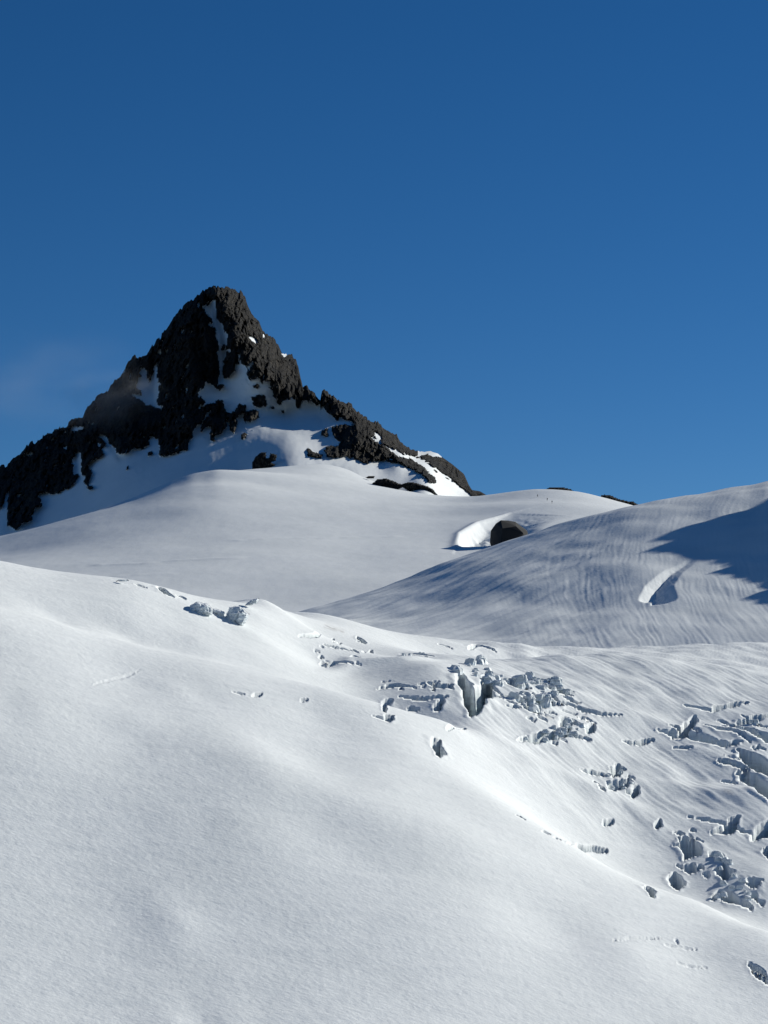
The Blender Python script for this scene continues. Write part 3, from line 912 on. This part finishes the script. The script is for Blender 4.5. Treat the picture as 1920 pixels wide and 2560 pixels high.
# ragged borders between rock and snow
wx = GX + 2.4 * fbm(GX / 8, GY / 8, 91, 3) + 2.6 * (cells(GX / 6, GY / 9, 93) - .5)
wy = GY + 2.4 * fbm(GX / 8, GY / 8, 92, 3) + 4.0 * (cells(GX / 5, GY / 8, 94) - .5) + 1.4 * perlin(GX / 3.2, GY / 3.2, 96)
rock = inside(ROCK_MAIN, wx, wy)
for p in ROCK_MORE:
    rock |= inside(p, wx, wy)
for p in SNOW_IN:
    rock &= ~inside(p, wx, wy)
ledge = perlin((GX + 0.35 * GY) / 7, GY / 24, 97)
patchy = perlin(GX / 60, GY / 60, 98)
rock &= ~((ledge > .52 - .25 * patchy) & (perlin(GX / 14, GY / 9, 99) > -.05) & (GX < 650) & (GX > 20))
crag = perlin(GX / 7, GY / 6, 101) + .5 * perlin(GX / 3.5, GY / 3.5, 102)
rock |= (crag > .78) & inside([(490, 930), (560, 880), (690, 940), (760, 1010), (640, 1075), (560, 1090), (480, 1100), (470, 1000)], GX, GY)
D = MT(GX, GY)
# couloir and ribs in the front face
def groove(pts, w, dep):
    b = np.full(GX.shape, 1e9)
    for a, c in zip(pts[:-1], pts[1:]):
        d, _ = seg_dist(GX, GY, a, c)
        b = np.minimum(b, d)
    return dep * np.exp(-(b / w) ** 2)
D = D + groove([(522, 752), (548, 830), (556, 890), (553, 940)], 14, 15)
D = D + groove([(390, 900), (375, 960), (380, 1010)], 18, 14)
D = D + groove([(190, 1120), (192, 1190)], 10, 10) + groove([(262, 1090), (300, 1140)], 12, 9)
D = D - groove([(480, 770), (470, 850), (490, 950), (460, 1060)], 24, 12)
D = D - groove([(505, 790), (515, 850), (530, 920)], 9, 9)
D = D - groove([(330, 950), (330, 1080), (300, 1130)], 24, 12)
D = D - groove([(120, 1130), (90, 1240), (50, 1310)], 20, 10)
mx_, my_ = GX * 0.36, GY * 0.36      # metres on the face
sm_ = D + 0.8 * fbm(mx_ / 14, my_ / 14, 77, 3)
rk = (6.5 * ridged((mx_ + 0.25 * my_) / 26, my_ / 38, 81, 4) + 3.0 * ridged((mx_ + 0.3 * my_) / 9, my_ / 24, 82, 3)
      + 6.0 * cells((mx_ + 0.3 * my_) / 7.5, my_ / 12, 83) + 4.5 * cells(mx_ / 3.4, (my_ - 0.3 * mx_) / 5.0, 84) + 2.4 * cells(mx_ / 1.8, my_ / 2.4, 85))
soft = rock.astype(float)
for _ in range(2):
    soft[1:-1, 1:-1] = (soft[1:-1, 1:-1] * 2 + soft[:-2, 1:-1] + soft[2:, 1:-1] + soft[1:-1, :-2] + soft[1:-1, 2:]) / 6
fade = smooth(0, 0.06, tv)[:, None] * 0.75 + 0.25
wgt = np.where(rock, np.clip(soft * 1.6 - .55, 0.08, 1), 0)
D2 = sm_ - wgt * (rk - 1.5) * fade
V = unproject(GX, GY, D2)
Q = grid_quads(nv, len(gx))
fr = rock.ravel()[Q].sum(1) >= 2
shape = (nv - 1, len(gx) - 1)
frg = fr.reshape(shape)

def components(mask):
    lab = np.zeros(mask.shape, np.int32)
    n = 0
    for i, j in zip(*np.nonzero(mask)):
        if lab[i, j]:
            continue
        n += 1
        st = [(i, j)]
        lab[i, j] = n
        while st:
            a, b = st.pop()
            for c, d in ((a + 1, b), (a - 1, b), (a, b + 1), (a, b - 1)):
                if 0 <= c < mask.shape[0] and 0 <= d < mask.shape[1] and mask[c, d] and not lab[c, d]:
                    lab[c, d] = n
                    st.append((c, d))
    return lab

labr, labs = components(frg), components(~frg)
# specks too small to read join what surrounds them
for lab, val in ((labr, False), (labs, True)):
    ids, cnt = np.unique(lab[lab > 0], return_counts=True)
    for i, c in zip(ids, cnt):
        if c < 7:
            frg[lab == i] = val
labr, labs = components(frg), components(~frg)
mountain = empty('mountain', tuple(unproject(545, 1130, 1830)))
props(mountain, 'dark pointed rock peak streaked with snow, standing against the blue sky', 'mountain', kind='structure')
base = np.array(mountain.location)
VV = V.reshape(-1, 3) - base
def pieces(lab, big, small, mat):
    ids, cnt = np.unique(lab[lab > 0], return_counts=True)
    order = np.argsort(-cnt)
    for r, k in enumerate(order):
        q = Q[(lab == ids[k]).ravel()]
        v, q, _ = compact(VV, q)
        add(big if (r == 0 or cnt[k] > 3000) else small, new_mesh(v, q[:, ::-1], smooth_shade=(mat is not M_rock)), mat, mountain)
pieces(labr, 'rock_face', 'rock_outcrop', M_rock)
pieces(labs, 'snow_apron', 'snow_patch', M_far)
# the far side of the peak
nb = 26
s = np.linspace(0, 1, nb)[:, None]
Ct = V[0]
zf = 60.0 + 0 * gx
bk = np.stack([Ct[:, 0] + 0 * s, Ct[:, 1] + 300 * s, Ct[:, 2] * (1 - s ** 0.85) + (zf * s ** 0.85)], -1)
nz = 10 * ridged(bk[..., 0] / 30, bk[..., 1] / 30, 88, 4) * smooth(0, .2, s)
bk[..., 1] += nz
v, q = bk.reshape(-1, 3) - base, grid_quads(nb, len(gx))
add('back_face', new_mesh(v, q, smooth_shade=False), M_rock, mountain)


# ------------------------------------------------------------------ rock lumps with real thickness
def lump(name, poly, Y, mat, step=2.0, thick=0.55, rough=1.0, seed=1, down=0, lean=0.0, cellsz=6.0):
    """Closed body whose outline is poly (frame units) at distance Y, rounded to both sides."""
    poly = np.array(poly, float)
    x0, y0 = poly.min(0) - step
    x1, y1 = poly.max(0) + step
    xs, ys = np.arange(x0, x1 + step, step), np.arange(y0, y1 + step, step)
    GX, GY = np.meshgrid(xs, ys)
    j = 0.5 * step
    ins = inside(poly, GX + j * perlin(GX / 5, GY / 5, seed), GY + j * perlin(GX / 5, GY / 5, seed + 1))
    fm = ins[:-1, :-1] & ins[1:, :-1] & ins[:-1, 1:] & ins[1:, 1:]
    dist = np.full(GX.shape, 1e9)
    for a, b in zip(poly, np.roll(poly, -1, 0)):
        d, _ = seg_dist(GX, GY, a, b)
        dist = np.minimum(dist, d)
    m = Y / FPX
    R = max(dist[ins].max(), 1)
    h = thick * np.sqrt(np.clip(dist * (2 * R - np.minimum(dist, R)), 0, None)) * m
    cnt = np.zeros(GX.shape, int)
    for a in (0, 1):
        for b in (0, 1):
            cnt[a:cnt.shape[0] - 1 + a, b:cnt.shape[1] - 1 + b] += fm
    edge = (cnt > 0) & (cnt < 4)
    h = np.where(edge, 0, h)
    nz = rough * m * (cells(GX / cellsz, GY / cellsz, seed + 3) * cellsz * 0.8 + cells(GX / (cellsz * .45), GY / (cellsz * .45), seed + 4) * cellsz * 0.4)
    k = np.minimum(1, dist / (0.25 * R + 1))
    front = unproject(GX, GY, Y - h - nz * k * (~edge) + lean * (y1 - GY) * m)
    back = unproject(GX, GY, Y + 1.1 * h + lean * (y1 - GY) * m)
    nvt = GX.size
    idx = np.arange(nvt).reshape(GX.shape)
    fq = np.stack([idx[:-1, :-1], idx[1:, :-1], idx[1:, 1:], idx[:-1, 1:]], -1)[fm]
    bi = np.where(edge, idx, idx + nvt)
    bq = np.stack([bi[:-1, :-1], bi[:-1, 1:], bi[1:, 1:], bi[1:, :-1]], -1)[fm]
    allv = np.concatenate([front.reshape(-1, 3), back.reshape(-1, 3)])
    org = unproject((x0 + x1) / 2, y1, Y)
    v, q, _ = compact(allv - org, np.concatenate([fq, bq]))
    o = add(name, new_mesh(v, q, smooth_shade=False), mat)
    o.location = org
    return o


def far_Y(px, py):
    return float(FA.hit([px], [py])[0])

def boulder_mesh(poly, Y):
    P = np.array(poly, float)
    c = P.mean(0)
    m = Y / FPX
    R_ = random.Random(3)
    pts = []
    for sc_, dy in ((0.72, -52), (0.95, -22), (1.0, 0), (0.9, 25), (0.6, 48)):
        for p_ in P:
            q_ = c + (p_ - c) * (sc_ * (1.0 if dy == 0 else R_.uniform(.72, 1.02)))
            q_[1] = q_[1] + (1 - sc_) * 14
            pts.append(unproject(q_[0] - .12 * dy * (dy < 0), q_[1], Y + (dy + R_.uniform(-14, 14) * (dy != 0)) * m))
    org = unproject(c[0], P[:, 1].max(), Y)
    bm = bmesh.new()
    for p_ in pts:
        bm.verts.new(tuple(p_ - org))
    bmesh.ops.convex_hull(bm, input=list(bm.verts))
    bmesh.ops.delete(bm, geom=[v for v in bm.verts if not v.link_faces], context='VERTS')
    me = bpy.data.meshes.new('boulder')
    bm.to_mesh(me)
    bm.free()
    return me, org
M_black = plain('black_rock', (0.013, 0.0135, 0.015), 0.95)
_me, _org = boulder_mesh(Z3([(286, 350), (290, 290), (315, 255), (340, 238), (375, 240), (412, 246), (440, 268), (470, 290), (480, 330), (430, 390), (300, 390)]), Yb - 4)
o = add('boulder', _me, M_black)
o.location = _org
props(o, 'large dark boulder in the wind scoop behind the snow ridge', 'boulder')
o = lump('rock_outcrop', Z2([(163, 610), (185, 570), (220, 545), (255, 543), (250, 580), (265, 577), (275, 548), (315, 560), (310, 600), (282, 606), (317, 625), (270, 642), (230, 657), (168, 664)]), 1640, M_rock, seed=8, step=1.8, cellsz=5)
props(o, 'small blocky rock outcrop at the shadow edge below the peak', 'rock')
YR = float(MT(np.array([1000.]), np.array([1212.]))[0])
o = lump('rock_outcrop', Z2([(800, 765), (830, 742), (870, 735), (905, 706), (960, 698), (1000, 713), (1050, 733), (1110, 720), (1160, 733), (1205, 745), (1240, 763), (1262, 790), (1275, 810), (1180, 808), (1170, 777), (1130, 772),
     (1100, 782), (1080, 772), (1060, 757), (1020, 777), (1000, 767), (950, 757), (900, 767), (870, 747), (840, 757)]), min(far_Y(1000, 1222), YR) - 30, M_rock, seed=11, step=1.6, cellsz=5, thick=0.9)
props(o, 'long low rock band in the snow below the right rock ridge', 'rock')
o = lump('rock_outcrop', Z2([(832, 697), (860, 684), (896, 687), (890, 704), (850, 704)]), 1590, M_rock, seed=12, step=1.5, thick=.8)
props(o, 'small flat rock just above the left end of the long rock band', 'rock')
o = lump('distant_ridge', Z3([(545, 140), (555, 88), (580, 74), (620, 72), (670, 78), (700, 90), (730, 140)]), 1780, M_rock, seed=13)
props(o, 'thin dark ridge top peeping over the snow crest above the climbers', 'ridge')
o = lump('distant_ridge', Z3([(815, 180), (832, 112), (850, 110), (885, 114), (920, 130), (960, 140), (1000, 146), (1030, 165), (1040, 200)]), 1720, M_rock, seed=14)
props(o, 'dark rocky ridge end in the gap between the two snow crests', 'ridge')

# ------------------------------------------------------------------ pinnacled ridge beyond the frame, whose shadow falls on the snow ridge
SH = [(1975, 1215), (1920, 1248), (1870, 1275), (1852, 1286), (1838, 1304), (1780, 1312), (1690, 1326), (1640, 1345), (1695, 1350), (1622, 1373), (1705, 1381), (1730, 1388), (1800, 1390), (1855, 1405),
      (1790, 1426), (1850, 1438), (1920, 1446), (1950, 1470), (1890, 1481), (1970, 1505)]
SHa = np.array(SH, float)
Ys = RG.hit(SHa[:, 0], SHa[:, 1])
P = unproject(SHa[:, 0], RG.py(SHa[:, 0], Ys), Ys)
# carry every shadow point up the sun's rays to a line outside the frame
slope = 0.1753
t = (slope * P[:, 1] + 75 - P[:, 0]) / (SUN[0] - slope * SUN[1])
Qc = P + t[:, None] * SUN
tt = np.linspace(0, len(Qc) - 1, 1200)
sy, sz = np.interp(tt, np.arange(len(Qc)), Qc[:, 1]), np.interp(tt, np.arange(len(Qc)), Qc[:, 2])
y0, y1 = sy.min(), sy.max()
yy = np.concatenate([[y0 - 30, y0 - 14], np.arange(y0, y1, 0.8), [y1 + 14, y1 + 30]])
zz = np.array([sz[np.abs(sy - v) < 1.2].max() if (np.abs(sy - v) < 1.2).any() else -1e9 for v in yy])
zz = np.where(zz < -1e8, sz.min(), zz)
gpx = np.full(yy.shape, 2080.0)
gz = unproject(gpx, RG.py(gpx, yy), yy)[:, 2] - 4
zz = np.maximum(zz, gz + 1)
zz[:2] = gz[:2] + (-6, 2); zz[-2:] = gz[-2:] + (2, -6)
zz = zz + 0.5 * fbm(yy / 5, 0 * yy, 3, 3)
hh = np.maximum(zz - gz, 0.5)
xc = slope * yy + 75
rowsL = []
for f in np.linspace(0, 1, 16):
    rowsL.append(np.stack([xc - hh * 0.62 * (1 - f) + 2.5 * ridged(yy / 14, 0 * yy + f * 3, 6, 4) * math.sin(math.pi * f), yy, gz - 3 + (hh + 3) * f], -1))
for f in np.linspace(0, 1, 16)[1:]:
    rowsL.append(np.stack([xc + hh * 0.9 * f + 2.5 * ridged(yy / 14, 0 * yy + f * 3, 7, 4) * math.sin(math.pi * f), yy, gz - 3 + (hh + 3) * (1 - f)], -1))
RV = np.array(rowsL)
org = np.array([xc.mean(), yy.mean(), gz.mean()])
o = add('rock_ridge', new_mesh((RV - org).reshape(-1, 3), grid_quads(*RV.shape[:2])[:, ::-1], smooth_shade=False), M_rock)
o.location = org
props(o, 'jagged rock ridge beside the frame casting the pointed shadow on the snow', 'rock ridge')


# ------------------------------------------------------------------ seracs and ice blocks
def on_glacier(px, py):
    Y = float(GL.hit([px], [py], 1400)[0])
    return unproject(px, float(GL.py(np.array([px]), np.array([Y]))[0]), Y), Y


def block_mesh(seed):
    rnd = random.Random(seed)
    bm = bmesh.new()
    n = rnd.randint(9, 14)
    for i in range(n):
        a = 2 * math.pi * i / n + rnd.uniform(-.25, .25)
        r = rnd.uniform(.34, .56)
        for z in (-0.45, rnd.uniform(.25, .6)):
            rr = r * (1.12 if z < 0 else rnd.uniform(.62, 1.0))
            bm.verts.new((rr * math.cos(a), rr * math.sin(a), z))
    bmesh.ops.convex_hull(bm, input=list(bm.verts))
    bmesh.ops.delete(bm, geom=[v for v in bm.verts if not v.link_faces], context='VERTS')
    bmesh.ops.triangulate(bm, faces=list(bm.faces))
    bmesh.ops.subdivide_edges(bm, edges=list(bm.edges), cuts=1, use_grid_fill=True)
    for v in bm.verts:
        k = Vector((rnd.gauss(0, 1), rnd.gauss(0, 1), rnd.gauss(0, 1))) * 0.03
        v.co += k
    me = bpy.data.meshes.new('ice_block')
    bm.to_mesh(me)
    bm.free()
    me.materials.append(M_ice)
    return me

BM = [block_mesh(100 + i) for i in range(9)]
rnd = random.Random(4)
def block(px, py, w, label, group, h=None, name='ice_block'):
    p, Y = on_glacier(px, py)
    s = w * Y / FPX
    o = bpy.data.objects.new(name, BM[rnd.randrange(len(BM))])
    sc.collection.objects.link(o)
    hh = s * (h or rnd.uniform(.55, 1.0))
    o.scale = (s * rnd.uniform(.85, 1.15), s * rnd.uniform(.8, 1.2), hh)
    o.rotation_euler = (rnd.uniform(-.2, .2), rnd.uniform(-.2, .2), rnd.uniform(0, 6.28))
    o.location = (p[0], p[1], p[2] + 0.12 * hh)
    props(o, label, 'ice block', group)
    return o

def scatter(zoom, poly, n, lo, hi, what, where, group):
    """Blocks told apart by size and by where in their cluster they lie."""
    P = np.array(zoom(poly))
    (x0, y0), (x1, y1) = P.min(0), P.max(0)
    k = 0
    while k < n:
        x, y = rnd.uniform(x0, x1), rnd.uniform(y0, y1)
        if inside(P, np.array([x]), np.array([y]))[0]:
            w = lo + (hi - lo) * rnd.random() ** 1.6
            size = 'large' if w > lo + .62 * (hi - lo) else 'small' if w < lo + .25 * (hi - lo) else 'medium'
            u, v = (x - x0) / (x1 - x0), (y - y0) / (y1 - y0)
            part = ('upper' if v < .36 else 'lower' if v > .64 else 'middle') + ' ' + ('left' if u < .33 else 'right' if u > .67 else 'centre')
            block(x, y, w, size + ' ' + what + ' in the ' + part + ' of ' + where, group)
            k += 1

scatter(Z5, [(840, 290), (1000, 330), (1120, 350), (1180, 390), (1240, 470), (1120, 530), (1020, 470), (900, 400), (840, 380)], 44, 9, 34, 'jagged ice block', 'the dense central icefall', 'ice blocks of the central icefall')
scatter(Z5, [(1080, 300), (1210, 310), (1340, 400), (1420, 420), (1300, 440), (1150, 380)], 22, 8, 26, 'broken ice slab', 'the slabs above the central icefall', 'ice slabs above the central icefall')
scatter(Z5, [(1040, 670), (1200, 640), (1320, 570), (1420, 600), (1450, 690), (1280, 700), (1060, 695)], 28, 7, 22, 'ice block', 'the crack band below the central icefall', 'ice blocks of the lower crack band')
scatter(Z5, [(640, 260), (720, 240), (850, 200), (900, 230), (860, 300), (690, 320)], 16, 10, 34, 'pale ice block', 'the head of the deep chasm', 'ice blocks at the chasm head')
scatter(Z5, [(340, 170), (520, 180), (520, 215), (350, 200)], 9, 7, 16, 'ice block', 'the short row behind the shaded hollow', 'ice blocks behind the hollow')
scatter(Z6, [(690, 770), (770, 760), (850, 820), (850, 890), (720, 910)], 12, 7, 20, 'ice block', 'the broken patch in mid basin', 'ice blocks in mid basin')
scatter(Z7, [(1320, 420), (1440, 450), (1540, 600), (1560, 730), (1450, 700), (1340, 690)], 16, 8, 24, 'ice block', 'the broken step at the lower right', 'ice blocks of the lower right step')
scatter(Z6, [(1470, 480), (1640, 440), (1650, 590), (1500, 540)], 8, 7, 16, 'ice block', 'the parallel cracks at the right edge', 'ice blocks in the right edge cracks')

def serac(zp, label, seed, sink=1.0):
    zp = np.array(Z4(zp))
    _, Y = on_glacier(zp[:, 0].mean(), zp[:, 1].max() + sink)
    o = lump('serac', zp + (0, 7 if seed < 34 else -2), Y + (2.0 if seed < 34 else -2.0), M_ice, step=1.7, thick=.5, seed=seed, cellsz=18, rough=.7)
    props(o, label, 'serac', 'seracs in the notch of the near hump')
serac([(803, 292), (815, 255), (850, 234), (900, 245), (922, 270), (918, 296), (880, 306), (840, 300)], 'rounded layered serac at the left of the notch on the near hump', 31)
serac([(915, 300), (918, 264), (945, 268), (972, 280), (968, 312), (935, 312)], 'low pale serac between the two big seracs in the notch', 32)
serac([(966, 320), (990, 258), (1038, 254), (1078, 290), (1072, 312), (1050, 348), (985, 336)], 'tallest serac with dark cracks at the right of the notch', 33)
serac([(1052, 268), (1085, 242), (1122, 234), (1112, 262), (1080, 272)], 'dark shaded ice lip just right of the tallest serac', 34)
serac([(498, 166), (508, 156), (555, 154), (562, 166)], 'low dark ice lip on the near skyline at the upper left', 35)

# ------------------------------------------------------------------ climbers
M_dark = plain('dark_cloth', (0.03, 0.035, 0.05))
M_red = plain('pack_cloth', (0.12, 0.04, 0.03))

def person_mesh(stride):
    J = [((0, 0, .95), .13), ((0, 0, 1.15), .13), ((0, .03, 1.40), .17), ((0, .04, 1.52), .06), ((0, .05, 1.60), .085), ((0, .05, 1.72), .095),
         ((.09, 0, .90), .10), ((.11, stride * .25, .50), .07), ((.11, stride * .35 - .03, .08), .05), ((.11, stride * .35 + .14, .04), .05),
         ((-.09, 0, .90), .10), ((-.11, -stride * .12, .50), .07), ((-.11, -stride * .4, .08), .05), ((-.11, -stride * .4 + .16, .04), .05),
         ((.20, .02, 1.40), .07), ((.26, .02, 1.15), .05), ((.25, .22, 1.02), .04), ((.25, .28, 1.0), .045),
         ((-.20, .02, 1.40), .07), ((-.26, .02, 1.15), .05), ((-.25, .22, 1.02), .04), ((-.25, .28, 1.0), .045)]
    E_ = [(0, 1), (1, 2), (2, 3), (3, 4), (4, 5), (0, 6), (6, 7), (7, 8), (8, 9), (0, 10), (10, 11), (11, 12), (12, 13), (2, 14), (14, 15), (15, 16), (16, 17), (2, 18), (18, 19), (19, 20), (20, 21)]
    me = bpy.data.meshes.new('sk')
    me.from_pydata([j[0] for j in J], E_, [])
    o = bpy.data.objects.new('sk', me)
    sc.collection.objects.link(o)
    sk = o.modifiers.new('s', 'SKIN')
    for v, (c, r) in zip(me.skin_vertices[0].data, J):
        v.radius = (r, r)
    me.skin_vertices[0].data[0].use_root = True
    ss = o.modifiers.new('u', 'SUBSURF')
    ss.levels = 1
    dg = bpy.context.evaluated_depsgraph_get()
    out = bpy.data.meshes.new_from_object(o.evaluated_get(dg))
    bpy.data.objects.remove(o)
    return out

def pack_mesh():
    bm = bmesh.new()
    bmesh.ops.create_cube(bm, size=1)
    for v in bm.verts:
        v.co = (v.co.x * (.30 if v.co.z > 0 else .36), v.co.y * .22 - .26, v.co.z * .52 + 1.28)
    bmesh.ops.bevel(bm, geom=list(bm.edges), offset=.06, segments=2, affect='EDGES')
    me = bpy.data.meshes.new('backpack')
    bm.to_mesh(me)
    bm.free()
    return me

for (cxp, cyp), stride, label in (((1342.6, 1243.0), .8, 'topmost of the three tiny climbers on the far snowfield'),
                                  ((1369.0, 1252.5), .4, 'middle of the three tiny climbers on the far snowfield'),
                                  ((1378.8, 1261.0), -.7, 'lowest of the three tiny climbers on the far snowfield')):
    Y = far_Y(cxp, cyp)
    i = np.abs(FAR_GRID[1] - Y).argmin(); j = np.abs(FAR_GRID[0] - cxp).argmin()
    loc = FAR_GRID[2][i, j]
    o = add('person', person_mesh(stride), M_dark)
    o.location = loc
    o.rotation_euler = (0, 0, 2.3)
    o.scale = (1.12,) * 3
    props(o, label, 'person', 'climbers on the far snowfield')
    add('backpack', pack_mesh(), M_red, o)

# ------------------------------------------------------------------ mist drifting round the left shoulder
def mist(px, py, Y, rx, ry, rz, dens, label, seed):
    bm = bmesh.new()
    bmesh.ops.create_icosphere(bm, subdivisions=3, radius=1)
    me = bpy.data.meshes.new('mist')
    bm.to_mesh(me)
    bm.free()
    m = bpy.data.materials.new('mist')
    m.use_nodes = True
    nt = m.node_tree
    nt.nodes.remove(nt.nodes['Principled BSDF'])
    L = nt.links.new
    pv = N(nt, 'ShaderNodeVolumePrincipled')
    pv.inputs['Color'].default_value = (.86, .92, 1.0, 1)
    pv.inputs['Anisotropy'].default_value = 0.45
    tc = N(nt, 'ShaderNodeTexCoord')
    ln = N(nt, 'ShaderNodeVectorMath', operation='LENGTH')
    L(tc.outputs['Object'], ln.inputs[0])
    mr = N(nt, 'ShaderNodeMapRange', interpolation_type='SMOOTHERSTEP')
    mr.inputs['From Min'].default_value = 1.0
    mr.inputs['From Max'].default_value = 0.05
    L(ln.outputs['Value'], mr.inputs['Value'])
    nz = N(nt, 'ShaderNodeTexNoise', i_Scale=1.7, i_Detail=3.0)
    mp = N(nt, 'ShaderNodeMapping')
    mp.inputs['Location'].default_value = (seed, seed * 2, 0)
    L(tc.outputs['Object'], mp.inputs[0])
    L(mp.outputs[0], nz.inputs['Vector'])
    m2 = N(nt, 'ShaderNodeMapRange')
    m2.inputs['From Min'].default_value = 0.38
    m2.inputs['From Max'].default_value = 0.7
    L(nz.outputs[0], m2.inputs['Value'])
    a = N(nt, 'ShaderNodeMath', operation='MULTIPLY')
    L(mr.outputs[0], a.inputs[0]); L(m2.outputs[0], a.inputs[1])
    b = N(nt, 'ShaderNodeMath', operation='MULTIPLY')
    L(a.outputs[0], b.inputs[0]); b.inputs[1].default_value = dens
    L(b.outputs[0], pv.inputs['Density'])
    L(pv.outputs[0], nt.nodes['Material Output'].inputs['Volume'])
    o = add('mist', me, m)
    o.location = unproject(px, py, Y)
    o.scale = (rx, ry, rz)
    props(o, label, 'mist', kind='stuff')

mist(275, 1000, 1800, 60, 24, 36, 0.014, 'thin grey mist clinging to the left shoulder of the peak', 3.0)
mist(120, 955, 1740, 110, 30, 60, 0.0042, 'faint wisp of mist in the sky left of the peak', 7.0)
